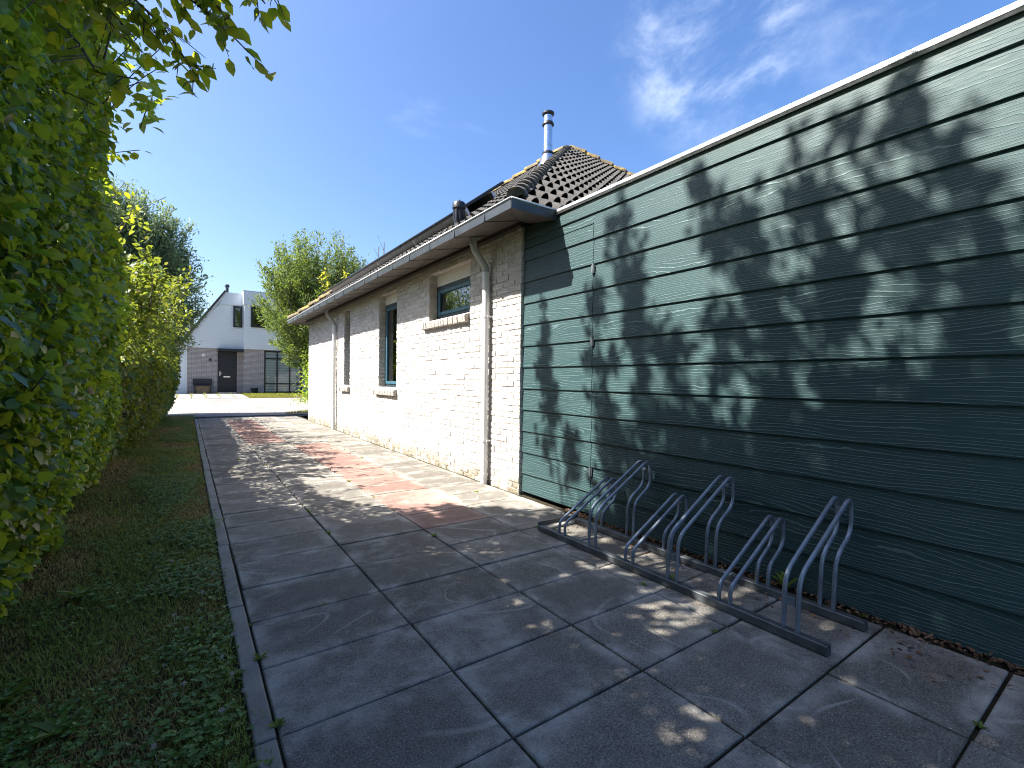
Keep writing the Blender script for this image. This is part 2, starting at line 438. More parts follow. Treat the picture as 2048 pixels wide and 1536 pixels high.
# ---- vegetation
M_HEDGE = leaf_mat('hedge_leaf', [(0.0, (0.024, 0.08, 0.014)), (0.4, (0.078, 0.18, 0.022)), (0.75, (0.18, 0.31, 0.03)), (0.93, (0.30, 0.40, 0.045)), (1.0, (0.20, 0.10, 0.035))], (0.55, 0.70, 0.04), 0.46, 0.32, 0.6)
M_OVER = leaf_mat('branch_leaf', [(0.0, (0.03, 0.075, 0.014)), (0.6, (0.065, 0.13, 0.018)), (1.0, (0.12, 0.17, 0.02))], (0.66, 0.72, 0.03), 0.55)
M_FARHEDGE = leaf_mat('hedge_leaf_light', [(0.0, (0.028, 0.075, 0.014)), (0.5, (0.055, 0.12, 0.018)), (0.9, (0.10, 0.15, 0.026)), (1.0, (0.16, 0.09, 0.05))], (0.42, 0.46, 0.04), 0.40)
M_WILLOW = leaf_mat('willow_leaf', [(0.0, (0.085, 0.13, 0.07)), (0.6, (0.16, 0.215, 0.115)), (1.0, (0.25, 0.30, 0.16))], (0.32, 0.44, 0.14), 0.35, 0.5)
M_WILLOW2 = leaf_mat('ash_leaf', [(0.0, (0.045, 0.085, 0.025)), (0.6, (0.09, 0.145, 0.04)), (1.0, (0.17, 0.21, 0.07))], (0.35, 0.45, 0.06), 0.35, 0.5)
M_GOLD = leaf_mat('golden_leaf', [(0.0, (0.25, 0.26, 0.02)), (1.0, (0.42, 0.40, 0.03))], (0.75, 0.70, 0.05), 0.45)
M_GRASS = leaf_mat('grass_blade', [(0.0, (0.13, 0.21, 0.02)), (0.4, (0.26, 0.32, 0.045)), (0.7, (0.42, 0.34, 0.09)), (1.0, (0.58, 0.38, 0.17))], (0.25, 0.30, 0.05), 0.25, 0.6)
M_LAWN = leaf_mat('lawn_blade', [(0.0, (0.10, 0.14, 0.015)), (0.6, (0.17, 0.20, 0.025)), (1.0, (0.28, 0.22, 0.06))], (0.5, 0.5, 0.05), 0.3, 0.6)
M_CLOVER = leaf_mat('clover_leaf', [(0.0, (0.06, 0.13, 0.02)), (0.7, (0.13, 0.23, 0.035)), (1.0, (0.22, 0.30, 0.06))], (0.2, 0.32, 0.04), 0.25, 0.45)
M_WEED = leaf_mat('weed_leaf', [(0.0, (0.06, 0.12, 0.015)), (1.0, (0.16, 0.22, 0.03))], (0.4, 0.5, 0.04), 0.3, 0.5)
M_DEAD = leaf_mat('dead_leaf', [(0.0, (0.06, 0.035, 0.02)), (0.5, (0.14, 0.075, 0.04)), (1.0, (0.24, 0.15, 0.09))], (0.25, 0.13, 0.05), 0.12, 0.8)
M_FLOWER = leaf_mat('clover_flower', [(0.0, (0.5, 0.46, 0.42)), (1.0, (0.7, 0.62, 0.60))], (0.6, 0.5, 0.5), 0.3, 0.7)
M_BARK = plain('bark', (0.075, 0.06, 0.045), 0.9, var=0.4, scale=18, bump=0.8, bscale=40)
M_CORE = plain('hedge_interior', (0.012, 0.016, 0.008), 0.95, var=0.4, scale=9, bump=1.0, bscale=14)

LEAF8 = np.array([(0, 0, 0), (-.40, .30, .07), (0, .30, 0), (.40, .30, .07), (-.37, .64, .05), (0, .64, -.02), (.37, .64, .05), (0, 1, -.12)])
LEAF8_F3 = np.array([(0, 2, 1), (0, 3, 2), (4, 5, 7), (5, 6, 7)])
LEAF8_F4 = np.array([(1, 2, 5, 4), (2, 3, 6, 5)])
LEAF4 = np.array([(0, 0, 0), (.5, .45, .05), (0, 1, -.05), (-.5, .45, .05)])
def leaf_geo(P, D, Nn, L, width=0.55, simple=False):
    """leaf geometry: base points P, pointing D, facing Nn, length L"""
    D = D / np.linalg.norm(D, axis=1, keepdims=True)
    X = np.cross(D, Nn); X /= np.linalg.norm(X, axis=1, keepdims=True) + 1e-9
    Z = np.cross(X, D)
    T = LEAF4 if simple else LEAF8
    L = np.broadcast_to(L, (len(P),))[:, None, None]
    wd = np.broadcast_to(width, (len(P),))[:, None, None]
    V = P[:, None] + L * (X[:, None] * T[None, :, 0:1] * wd * (1 if simple else 1.25) + D[:, None] * T[None, :, 1:2] + Z[:, None] * T[None, :, 2:3])
    n, k = len(P), len(T)
    off = (np.arange(n) * k)[:, None, None]
    if simple: F = [(off + np.array([[0, 1, 2, 3]])).reshape(-1, 4)]
    else: F = [(off + LEAF8_F3[None]).reshape(-1, 3), (off + LEAF8_F4[None]).reshape(-1, 4)]
    return V.reshape(-1, 3), F
def leaves(name, P, D, Nn, L, mat, parent=None, width=0.55, tint=None, simple=False):
    V, F = leaf_geo(P, D, Nn, L, width, simple)
    k = 4 if simple else 8
    t = np.repeat(rng.random(len(P)) if tint is None else tint, k)
    return np_mesh(name, V, F, mat, parent, {'tint': t}, smooth=not simple)
def rnd_unit(n):
    v = rng.normal(size=(n, 3)); return v / np.linalg.norm(v, axis=1, keepdims=True)

# ================================================================== SETTING
def zg(y):
    t = np.clip((np.asarray(y, float) - 17.5) / 11.0, 0, 1); return 0.215 * t * t * (3 - 2 * t)
def sheet(name, x0, x1, y0, y1, z, mat, nx=1, ny=1, follow=True, kind='structure'):
    xs, ys = np.linspace(x0, x1, nx + 1), np.linspace(y0, y1, ny + 1)
    X, Y = np.meshgrid(xs, ys); Z = (zg(Y) if follow else 0 * Y) + z
    V = np.stack([X, Y, Z], -1).reshape(-1, 3); i = np.arange((nx + 1) * (ny + 1)).reshape(ny + 1, nx + 1)
    F = np.stack([i[:-1, :-1], i[:-1, 1:], i[1:, 1:], i[1:, :-1]], -1).reshape(-1, 4)
    o = np_mesh(name, V, F, mat); o['kind'] = kind; return o
M_GROUND = plain('far_ground', (0.10, 0.12, 0.05), 0.95, var=0.3, scale=0.5)
sheet('ground', -300, 300, -60, 400, -0.13, M_GROUND, 1, 80)
sheet('joint_bed', -0.08, 2.46, -2.2, 15.0, -0.012, M_JOINT, 1, 1)
sheet('verge_soil', -3.2, -0.064, -2.2, 16.6, -0.016, M_SOIL, 20, 80)
sheet('street', -60, 60, 15.55, 24.6, -0.012, M_ROAD, 1, 40)
sheet('dark_street_band', -30, 2.46, 15.0, 15.55, -0.03, M_DARKBAND, 1, 1)  # flat dark band between the end of the paving and the street
sheet('dark_street_band', 2.46, 30, 15.0, 15.55, -0.03, M_DARKBAND, 1, 1)

# ---- paving slabs
COLS = [0.0, 0.594, 1.1945, 1.770, 2.372]
def slabs(name, cells, mat, th=0.035, gap=0.0045):
    V, F, UV, R = [], [], [], []
    for (x0, x1, y0, y1) in cells:
        g = gap * random.uniform(0.6, 1.5); b = 0.0045
        zj = random.uniform(-0.0025, 0.0025); ta, tb = random.uniform(-.004, .004), random.uniform(-.004, .004)
        cx, cyy = (x0 + x1) / 2, (y0 + y1) / 2
        zz = lambda x, y: zj + ta * (x - cx) + tb * (y - cyy) + float(zg(y))
        o = len(V)
        ring = lambda i, dz: [(x, y, zz(x, y) + dz) for x, y in ((x0 + i, y0 + i), (x1 - i, y0 + i), (x1 - i, y1 - i), (x0 + i, y1 - i))]
        V += ring(g, -th) + ring(g, -b) + ring(g + b, 0)
        e0, e1 = 0.0, 0.008
        UV += [(e0, e0), (1 - e0, e0), (1 - e0, 1 - e0), (e0, 1 - e0)] * 2 + [(e1, e1), (1 - e1, e1), (1 - e1, 1 - e1), (e1, 1 - e1)]
        R += [random.random()] * 12
        for a in (0, 4):
            for k in range(4): F.append((o + a + k, o + a + (k + 1) % 4, o + a + 4 + (k + 1) % 4, o + a + 4 + k))
        F.append((o + 8, o + 9, o + 10, o + 11))
    ob = np_mesh(name, np.array(V), np.array(F), mat, None, {'rnd': R}, uv=np.array(UV))
    ob['kind'] = 'structure'; return ob
grey, red = [], []
y = 3.166 - 0.4 * 13
while y < 14.7:
    y1 = min(y + 0.4, 14.98)
    for c in range(4):
        isr = (c == 2 and 3.1 < y < 8.3) or (c == 1 and 8.7 < y < 13.7)
        (red if isr else grey).append((COLS[c], COLS[c + 1], y, y1))
    y += 0.4
slabs('pavement', grey, M_SLAB)
slabs('pavement_red_strip', red, M_SLABR)
# kerb edging, 1 m lengths
kc = MB(); yk = -1.43
while yk < 14.2:
    dz = random.uniform(-.003, .003); dx = random.uniform(-.003, .003)
    kc.box(-0.066 + dx, -0.004 + dx, yk + .003, yk + .997, -0.2, 0.003 + dz); yk += 1.0
o = kc.build('kerb', M_KERB, bevel=0.006); o['kind'] = 'structure'
# pavement in front of the far house, slightly sunk rows
cells = []
for xi in range(-9, 5):
    for yi in range(0, 10):
        x0 = -0.05 + xi * 0.55; y0 = 24.62 + yi * 0.5
        if x0 + .55 <= 2.2: cells.append((x0, x0 + 0.55, y0, y0 + 0.5))
slabs('far_pavement', cells, M_SLABP, gap=0.008)
sheet('far_joint_bed', -5.1, 12, 24.6, 30.4, -0.02, M_SOIL, 1, 20)

# ================================================================== BRICKWORK
def brick_panel(V, F, R, org, es, n, length, z0, z1, openings=(), course=0.0625, bl=0.21, joint=0.0105, proud=0.0065, start=0.0, rough=0.0028):
    """real bricks on a plane: org + es*s + z, front towards n"""
    org, es, n = np.array(org, float), np.array(es, float), np.array(n, float)
    k = 0; z = z0; flip = np.cross(es, (0, 0, 1)) @ n < 0
    while z + course <= z1 + 1e-6 or z < z1 - 0.02:
        zt = min(z + course - joint, z1)
        cuts = [(0.0, length)]
        for (a, b, oz0, oz1) in openings:
            if oz0 < (z + zt) / 2 < oz1:
                cuts = [p for (c, d) in cuts for p in ((c, min(d, a)), (max(c, b), d)) if p[1] - p[0] > 0.02]
        for (c, d) in cuts:
            s = -((start + (k % 2) * (bl + joint) / 2) % (bl + joint))
            while s < d:
                a, b = max(s, c), min(s + bl, d); s += bl + joint
                if b - a < 0.025: continue
                dep = proud + random.uniform(-.0025, .003)
                o = len(V); nx_, nz_ = (5 if b - a > .12 else 3), 3
                for iz in range(nz_):
                    for ix in range(nx_):
                        u, w = ix / (nx_ - 1), iz / (nz_ - 1)
                        edge = ix in (0, nx_ - 1) or iz in (0, nz_ - 1)
                        ss = a + (b - a) * u + random.uniform(-.0022, .0022); zz = z + (zt - z) * w + random.uniform(-.0016, .0016)
                        V.append(tuple(org + es * ss + np.array((0, 0, zz)) + n * (dep + random.uniform(-rough, rough) - (0.0012 if edge else 0))))
                rim = [ix for ix in range(nx_)] + [nx_ - 1 + nx_ * iz for iz in range(1, nz_)] + [nx_ * (nz_ - 1) + ix for ix in range(nx_ - 2, -1, -1)] + [nx_ * iz for iz in range(nz_ - 2, 0, -1)]
                rb = len(V)
                for q in rim:
                    V.append(tuple(np.array(V[o + q]) - n * (dep + 0.004)))
                rv = random.random(); R += [rv] * (len(V) - o)
                for iz in range(nz_ - 1):
                    for ix in range(nx_ - 1):
                        p = o + iz * nx_ + ix; F.append((p, p + nx_, p + nx_ + 1, p + 1) if flip else (p, p + 1, p + nx_ + 1, p + nx_))
                for q in range(len(rim)):
                    q2 = (q + 1) % len(rim); F.append((o + rim[q], o + rim[q2], rb + q2, rb + q) if flip else (o + rim[q2], o + rim[q], rb + q, rb + q2))
        z += course; k += 1
def finish_bricks(name, V, F, R, mat, parent):
    return np_mesh(name, np.array(V), np.array(F), mat, parent, {'rnd': R})

# ================================================================== BRICK HOUSE (near)
XB = 2.419          # mortar plane of the long wall; brick faces at about 2.41
Y0H, Y1H = 3.68, 13.25
ZT = 2.585
WIN = [(4.665, 5.77, 1.875, 2.49), (6.93, 7.75, 0.945, 2.49), (9.44, 9.86, 0.945, 2.49)]
house = thing('brick_house', 'single-storey cream brick house with hipped tile roof joined to the green boarded shed', 'house', (6.9, 8.4, 0))
V, F, R = [], [], []
ops = [(a - Y0H, b - Y0H, c, d) for a, b, c, d in WIN]
brick_panel(V, F, R, (XB, Y0H, 0), (0, 1, 0), (-1, 0, 0), Y1H - Y0H, -0.02, ZT, ops)
brick_panel(V, F, R, (XB - 0.006, Y0H, 0), (1, 0, 0), (0, -1, 0), 0.06, -0.02, ZT, bl=0.1)
for a, b, c, d in WIN:
    brick_panel(V, F, R, (XB - 0.004, b, 0), (1, 0, 0), (0, -1, 0), 0.125, c - 0.0, d, bl=0.102, start=0.05)
brick_panel(V, F, R, (XB, Y1H, 0), (1, 0, 0), (0, 1, 0), 3.0, -0.02, ZT)
wall = finish_bricks('wall', V, F, R, M_BRICK, house)
mo = MB()
ys = sorted({Y0H + .004, Y1H - .004} | {w[0] - .0 for w in WIN} | {w[1] + .002 for w in WIN})
zs = sorted({-0.1, ZT} | {w[2] for w in WIN} | {w[3] for w in WIN})
for i in range(len(ys) - 1):
    zprev = None
    hole = [w for w in WIN if w[0] - 1e-3 <= ys[i] and ys[i + 1] <= w[1] + 3e-3]
    if hole:
        mo.box(XB, 2.74, ys[i], ys[i + 1], -0.1, hole[0][2]); mo.box(XB, 2.74, ys[i], ys[i + 1], hole[0][3], ZT)
    else: mo.box(XB, 2.74, ys[i], ys[i + 1], -0.1, ZT)
mo.box(2.742, 11.4, Y0H + .02, Y1H - .02, -0.1, ZT, 0)
mo.build('mortar_core', M_MORTAR, wall)

# split-brick sills
def sill(a, b, z, drop):
    q = MB(); s = a; 
    while s < b - 0.02:
        w = min(0.062 + random.uniform(-.004, .004), b - s)
        d = random.uniform(0.052, 0.062); t = random.uniform(-.004, .004)
        q.prism([(0.10, 0, 0.045), (-d, 0, 0.0 + t), (-d - .004, 0, -.02), (-d + 0.004, 0, -drop + t), (0.0, 0, -drop - 0.01), (0.10, 0, -drop - .01)], (XB - 0.004, s, z), (0, w - 0.006, 0))
        s += w
    return q.build('sill', M_SILL, house, bevel=0.004)
# windows
def window(a, b, z0, z1, tall, curtain):
    XF = 2.528
    f = MB(); fw_ = 0.055; zt = z1 - 0.15
    # white head panel above the frame
    hp = MB(); hp.box(XF - .004, XF + .04, a, b, zt, z1 + .03)
    f.box(XF, XF + .07, a, b, zt - fw_, zt); f.box(XF, XF + .07, a, b, z0, z0 + 0.07)
    f.box(XF, XF + .07, a, a + fw_, z0 + .07, zt - fw_); f.box(XF, XF + .07, b - fw_, b, z0 + .07, zt - fw_)
    fr = f.build('window', M_BLUEDK, house, bevel=0.003)
    hp.build('head_panel', M_WHITE, fr)
    s = MB(); sw = 0.045; y0, y1, q0, q1 = a + fw_ + .004, b - fw_ - .004, z0 + .074, zt - fw_ - .004
    XS = XF - .012
    s.box(XS, XS + .06, y0, y1, q1 - sw, q1); s.box(XS, XS + .06, y0, y1, q0, q0 + sw)
    s.box(XS, XS + .06, y0, y0 + sw, q0 + sw, q1 - sw); s.box(XS, XS + .06, y1 - sw, y1, q0 + sw, q1 - sw)
    s.build('sash', M_BLUE, fr, bevel=0.004)
    p = MB(); p.box(XS + .022, XS + .028, y0 + sw - .004, y1 - sw + .004, q0 + sw - .004, q1 - sw + .004); p.build('pane', M_GLASS, fr)
    r = MB(); r.box(2.735, 2.74, a, b, z0, zt); r.build('dark_interior', M_ROOM, fr)
    if curtain:
        c = MB(); n = 40; vs = []
        for i in range(n + 1):
            yy = y0 + (y1 - y0) * i / n; xx = 2.66 + .018 * math.sin(i * 1.5) + .008 * math.sin(i * .6)
            vs += [(xx, yy, z0 + .05), (xx, yy, zt)]
        c.add(vs, [(2 * i, 2 * i + 2, 2 * i + 3, 2 * i + 1) for i in range(n)]); c.build('curtain', M_CURTAIN, fr)
window(*WIN[0], False, False); window(*WIN[1], True, True); window(*WIN[2], True, True)
sill(4.68, 5.90, 1.852, 0.085); sill(6.90, 7.86, 0.925, 0.085); sill(9.42, 10.04, 0.925, 0.085)

# eaves beam + gutter
GX, GY0, GY1 = 1.955, 3.19, 13.55
bm_ = MB(); bm_.box(2.355, 2.408, 3.63, 13.35, 2.572, 2.64); bm_.box(2.408, 3.0, 3.63, 3.676, 2.572, 2.64)
bm_.box(2.408, 3.0, 13.27, 13.35, 2.572, 2.64)
bm_.build('eaves_beam', M_BEAM, house)
g = MB()
def gutter_profile(x):  # outer face, from bottom to lip
    return x
# long side: face + sloped underside as thin plates
def plate(q, a, b, c, d, t=0.004, mi=0):
    a, b, c, d = map(Vector, (a, b, c, d)); n = (b - a).cross(d - a).normalized() * t
    q.add([a, b, c, d, a + n, b + n, c + n, d + n], [(0, 1, 2, 3), (7, 6, 5, 4), (0, 4, 5, 1), (1, 5, 6, 2), (2, 6, 7, 3), (3, 7, 4, 0)], mi)
zl, zb, zi = 2.604, 2.522, 2.612
plate(g, (GX, GY0, zb), (GX - .006, GY0, zl), (GX - .006, GY1, zl), (GX, GY1, zb))
plate(g, (GX, GY0, zb), (2.6, GY0, zb), (2.6, GY0 - .006, zl), (GX - .006, GY0 - .006, zl))
plate(g, (GX, GY1, zb), (2.6, GY1, zb), (2.6, GY1 + .006, zl), (GX, GY1 + .006, zl))
gut = g.build('gutter', M_ZINC, house)
u = MB()
u.add([(GX, GY0, zb), (2.356, 3.63, zi), (2.356, 13.35, zi), (GX, GY1, zb)], [(0, 1, 2, 3)])
u.add([(GX, GY0, zb), (2.75, GY0, zb), (2.75, 3.63, zi), (2.356, 3.63, zi)], [(0, 1, 2, 3)])
u.add([(GX, GY1, zb), (2.356, 13.35, zi), (2.9, 13.35, zi), (2.9, GY1, zb)], [(0, 1, 2, 3)])
u.build('underside', M_ZINCU, gut)
li = MB(); li.tube([(GX - .008, GY1, zl), (GX - .008, GY0 - .008, zl)], .011, 10); li.tube([(GX - .008, GY0 - .008, zl), (2.44, GY0 - .008, zl)], .011, 10)
li.build('lip', M_ALU, gut, smooth=True)
yj = GY0 + 0.42
while yj < GY1 - .2:
    jm = MB(); jm.box(GX - .012, GX + .002, yj - .011, yj + .011, zb - .003, zl - .006)
    plate(jm, (GX - .004, yj - .01, zb - .006), (2.352, yj - .01, zi - .006), (2.352, yj + .01, zi - .006), (GX - .004, yj + .01, zb - .006), .005)
    jm.build('joint_strap', M_ZINC, gut); yj += 0.575

# downpipes
def arc_path(pts, r=0.06, n=6):
    out = [Vector(pts[0])]
    for i in range(1, len(pts) - 1):
        a, b, c = map(Vector, pts[i - 1:i + 2]); d1, d2 = (a - b), (c - b)
        rr = min(r, d1.length * .45, d2.length * .45); p, q = b + d1.normalized() * rr, b + d2.normalized() * rr
        for k in range(n + 1):
            t = k / n; out.append(p * (1 - t) ** 2 + b * 2 * t * (1 - t) + q * t * t)
    out.append(Vector(pts[-1])); return out
def downpipe(y, label):
    t = thing('downpipe', label, 'drainpipe', (2.36, y, 0), 'downpipes on the long brick wall')
    a = MB(); a.tube([(2.36, y, 0.004), (2.36, y, 2.235)], .036, 20)
    a.tube([(2.36, y, 0.06), (2.36, y, 0.11)], .039, 20); a.tube([(2.36, y, 2.17), (2.36, y, 2.24)], .039, 20)
    a.build('pipe', M_PIPE, t, auto=True)
    e = MB(); e.tube(arc_path([(2.36, y, 2.22), (2.36, y, 2.285), (2.20, y, 2.475), (2.20, y, 2.585)], .05), .035, 20)
    e.tube([(2.20, y, 2.5), (2.20, y, 2.585)], .039, 20)
    e.build('elbow', M_PIPE_ELBOW, t, auto=True)
    for z in (0.46, 1.77):
        b = MB(); b.tube([(2.36, y, z - .012), (2.36, y, z + .012)], .0405, 20)
        b.obox((2.36, y - .052, z - .008), (.055, 0, 0), (0, .018, 0), (0, 0, .016)); b.tube([(2.375, y - .05, z), (2.42, y - .05, z)], .006, 8)
        b.build('bracket', M_PIPE, t, auto=True)
downpipe(4.24, 'grey round downpipe with angled elbow on the brick wall close to the green shed')
downpipe(10.44, 'grey round downpipe with angled elbow at the far end of the brick wall')

# ---- hipped tile roof
EX0, EY0, EX1, EY1, EZ = 2.02, 3.255, 11.8, 13.5, 2.612
PIT = math.radians(38.0)
run = (EX1 - EX0) / 2
slope_len = run / math.cos(PIT)
apexA = (EX0 + run, EY0 + run, EZ + run * math.tan(PIT)); apexB = (EX0 + run, EY1 - run, apexA[2])
roof = MB()
c0, c1, c2_, c3 = (EX0, EY0, EZ), (EX1, EY0, EZ), (EX1, EY1, EZ), (EX0, EY1, EZ)
dz_ = -0.05
lo = lambda p: (p[0], p[1], p[2] + dz_)
roof.add([lo(c0), lo(c1), lo(c2_), lo(c3), lo(apexA), lo(apexB)], [(0, 1, 4), (1, 2, 5, 4), (2, 3, 5), (3, 0, 4, 5)])
roof_o = roof.build('roof', M_BEAM, house)
def tile_field(name, org, eu, ev, nn, width, parent, mat, amps):
    org, eu, ev, nn = (np.array(q, float) for q in (org, eu, ev, nn))
    V, F = [], []
    row, per, sub = 0.305, 0.1505, 18
    lo_h = math.cos(PIT)
    rows = int(slope_len / row) + 1
    for k in range(rows):
        v0, v1 = k * row - .02, min(k * row + row + .05, slope_len)
        if v0 >= slope_len: break
        def lim(v): h = max(0, v) * lo_h; return h, width - h
        l0, r0 = lim(v0); n = int(round((r0 - l0) / per * sub)) + 2
        if r0 - l0 < 0.1: continue
        base = len(V)
        us0 = [max(l0, min(r0, (math.floor(l0 / per * sub) + i) * per / sub)) for i in range(n + 2)]
        lines = []
        for (v, lift, amp, dn) in ((v0, .024, .062, -.010), (v0, .024, .062, 0), ((v0 + v1) / 2, .014, .042, 0), (v1, 0.0, .020, 0)):
            l, r = lim(v); ln = []
            for uu in us0:
                uc = max(l, min(r, uu)); ph = (uc / per) % 1.0
                roll = amps * math.sin(math.pi * ph / .62) ** 0.55 if ph < .62 else 0.0
                hgt = lift + amp * roll - .006 * (0 if ph < .62 else math.sin(math.pi * (ph - .62) / .38)) + dn
                ln.append(len(V)); V.append(tuple(org + eu * uc + ev * v + nn * hgt))
            lines.append(ln)
        for a, b in zip(lines[:-1], lines[1:]):
            for i in range(len(us0) - 1): F.append((a[i], a[i + 1], b[i + 1], b[i]))
    return np_mesh(name, np.array(V), np.array(F), mat, parent)
cs, sn = math.cos(PIT), math.sin(PIT)
tile_field('tiles', c0, (1, 0, 0), (0, cs, sn), (0, -sn, cs), EX1 - EX0, roof_o, M_TILE, 1.0)
tile_field('tiles', c3, (0, -1, 0), (cs, 0, sn), (-sn, 0, cs), EY1 - EY0, roof_o, M_TILE, 0.5)
def caps(name, a, b, r, ln, mat, lift=0.03, jit=0.004):
    q = MB(); a, b = Vector(a), Vector(b); d = b - a; n = max(1, int(d.length / ln)); d.normalize()
    side = d.cross(Vector((0, 0, 1))).normalized(); upv = side.cross(d).normalized()
    for i in range(n):
        p = a + d * (ln * i) + upv * (lift + random.uniform(-jit, jit)); L_ = ln + .05; vs = []; m_ = 9
        for j, (t, rr) in enumerate(((0, r), (0.06, r * 1.0), (L_, r * .80))):
            for k in range(m_ + 1):
                an = math.pi * (k / m_); 
                vs.append(p + d * t + side * (math.cos(an) * rr) + upv * (math.sin(an) * rr * 0.9 - .02 + (.022 if j < 2 else 0)))
        for k in range(m_ + 1):
            an = math.pi * (k / m_); vs.append(p + side * (math.cos(an) * (r - .02)) + upv * (math.sin(an) * (r * .9 - .02) - .0))
        w = m_ + 1; fs = [(j * w + k, j * w + k + 1, (j + 1) * w + k + 1, (j + 1) * w + k) for j in (0, 1) for k in range(m_)]
        fs += [(k, 3 * w + k, 3 * w + k + 1, k + 1) for k in range(m_)]
        if i == 0: fs.append(tuple(range(3 * w, 4 * w)))
        q.add(vs, fs)
    return q.build(name, mat, roof_o, auto=True)
hip0 = (EX0 + .10, EY0 + .10, EZ + .10 * math.tan(PIT))
caps('hip_tiles', hip0, apexA, .088, .25, M_RIDGE, 0.012)
caps('hip_tiles', c1, apexA, .12, .34, M_RIDGE_Y)
caps('hip_tiles', c3, apexB, .12, .34, M_RIDGE_Y)
caps('hip_tiles', c2_, apexB, .12, .34, M_RIDGE)
caps('ridge_tiles', apexB, apexA, .12, .34, M_RIDGE_Y)
# skylight flashing near the right hip
sk = MB(); b0 = Vector((EX0 + 6.05, EY0 + 3.35, EZ + 3.35 * math.tan(PIT))) + Vector((0, -sn, cs)) * .09
sk.obox(b0, Vector((.62, 0, 0)), Vector((0, cs, sn)) * .75, Vector((0, -sn, cs)) * .05)
skl = sk.build('skylight', M_WHITE, house, bevel=.006)
sk2 = MB(); sk2.obox(b0 + Vector((.06, 0, 0)) + Vector((0, cs, sn)) * .06 + Vector((0, -sn, cs)) * .051, Vector((.5, 0, 0)), Vector((0, cs, sn)) * .63, Vector((0, -sn, cs)) * .004)
sk2.build('pane', M_PANEL, skl)

# vent cowl, flue, solar panels: things fixed on the roof
def slopeZ(x): return EZ + (x - EX0) * math.tan(PIT)
vt = thing('roof_vent', 'short black plastic vent pipe with domed cap on the brick house eave', 'vent', (2.33, 4.80, slopeZ(2.33)))
zv = slopeZ(2.33) + .0
a = MB(); a.tube([(2.33, 4.8, zv - .04), (2.33, 4.8, zv + .06)], .05, 18); a.tube([(2.33, 4.8, zv + .05), (2.33, 4.8, zv + .085), (2.33, 4.8, zv + .22)], [.05, .063, .063], 20); a.build('pipe', M_DARKPLASTIC, vt, auto=True)
a = MB(); a.tube([(2.33, 4.8, zv + .205), (2.33, 4.8, zv + .215), (2.33, 4.8, zv + .265), (2.33, 4.8, zv + .285), (2.33, 4.8, zv + .30), (2.33, 4.8, zv + .318)], [.07, .078, .078, .066, .022, .012], 20); a.build('cap', M_DARKPLASTIC, vt, auto=True)
for k in range(10):
    q = k * 2 * math.pi / 10
    if k == 0: sl = MB()
    sl.box(2.33 + .064 * math.cos(q) - .004, 2.33 + .064 * math.cos(q) + .004, 4.8 + .064 * math.sin(q) - .004, 4.8 + .064 * math.sin(q) + .004, zv + .09, zv + .205)
sl.build('fins', M_DARKPLASTIC, vt)

FX, FY = 5.66, 7.32; fz = slopeZ(FX)
fl = thing('flue', 'shiny stainless steel flue with black rings rising behind the roof hip', 'flue', (FX, FY, fz))
a = MB(); a.tube([(FX, FY, fz - .1), (FX, FY, fz + .12), (FX, FY, fz + .17)], [.19, .13, .094], 28); a.build('flashing', M_STEEL, fl, auto=True)
a = MB(); a.tube([(FX, FY, fz + .15), (FX, FY, fz + .95)], .088, 28)
for zz in (.32, .62): a.tube([(FX, FY, fz + zz), (FX, FY, fz + zz + .03)], .092, 28)
a.build('pipe', M_STEEL, fl, auto=True)
a = MB(); a.tube([(FX, FY, fz + .165), (FX, FY, fz + .20)], .112, 28); a.build('storm_collar', M_DARKPLASTIC, fl, auto=True)
a = MB(); a.tube([(FX, FY, fz + .74), (FX, FY, fz + .765), (FX, FY, fz + .80)], [.118, .118, .10], 28); a.build('ring', M_DARKPLASTIC, fl, auto=True)
a = MB(); a.tube([(FX, FY, fz + .93), (FX, FY, fz + .955), (FX, FY, fz + .985), (FX, FY, fz + .99)], [.10, .122, .122, .09], 28); a.build('cap', M_DARKPLASTIC, fl, auto=True)
es, nn_ = Vector((cs, 0, sn)), Vector((-sn, 0, cs))
for i in range(4):
    y0 = 5.25 + i * 1.68
    sp = thing('solar_panel', ['black solar panel nearest the vent pipe on the tiled roof', 'second black solar panel from the vent pipe on the tiled roof', 'third black solar panel from the vent pipe on the tiled roof', 'black solar panel at the far end of the row on the tiled roof'][i],
               'solar panel', (2.75, y0, slopeZ(2.75)), 'solar panels along the eave side roof')
    b0 = Vector((2.55, y0, slopeZ(2.55))) + nn_ * .135
    a = MB(); a.obox(b0, es * 1.0, Vector((0, 1.65, 0)), nn_ * .035); a.build('frame', M_DARKPLASTIC, sp, bevel=.003)
    a = MB(); a.obox(b0 + es * .02 + Vector((0, .02, 0)) + nn_ * .036, es * .96, Vector((0, 1.61, 0)), nn_ * .003); a.build('glass', M_PANEL, sp)
    a = MB()
    for t in (.25, .75): a.obox(b0 + es * t - nn_ * .10 - es * .02, es * .04, Vector((0, 1.65, 0)), nn_ * .098)
    a.build('mounting_rail', M_ALU, sp)

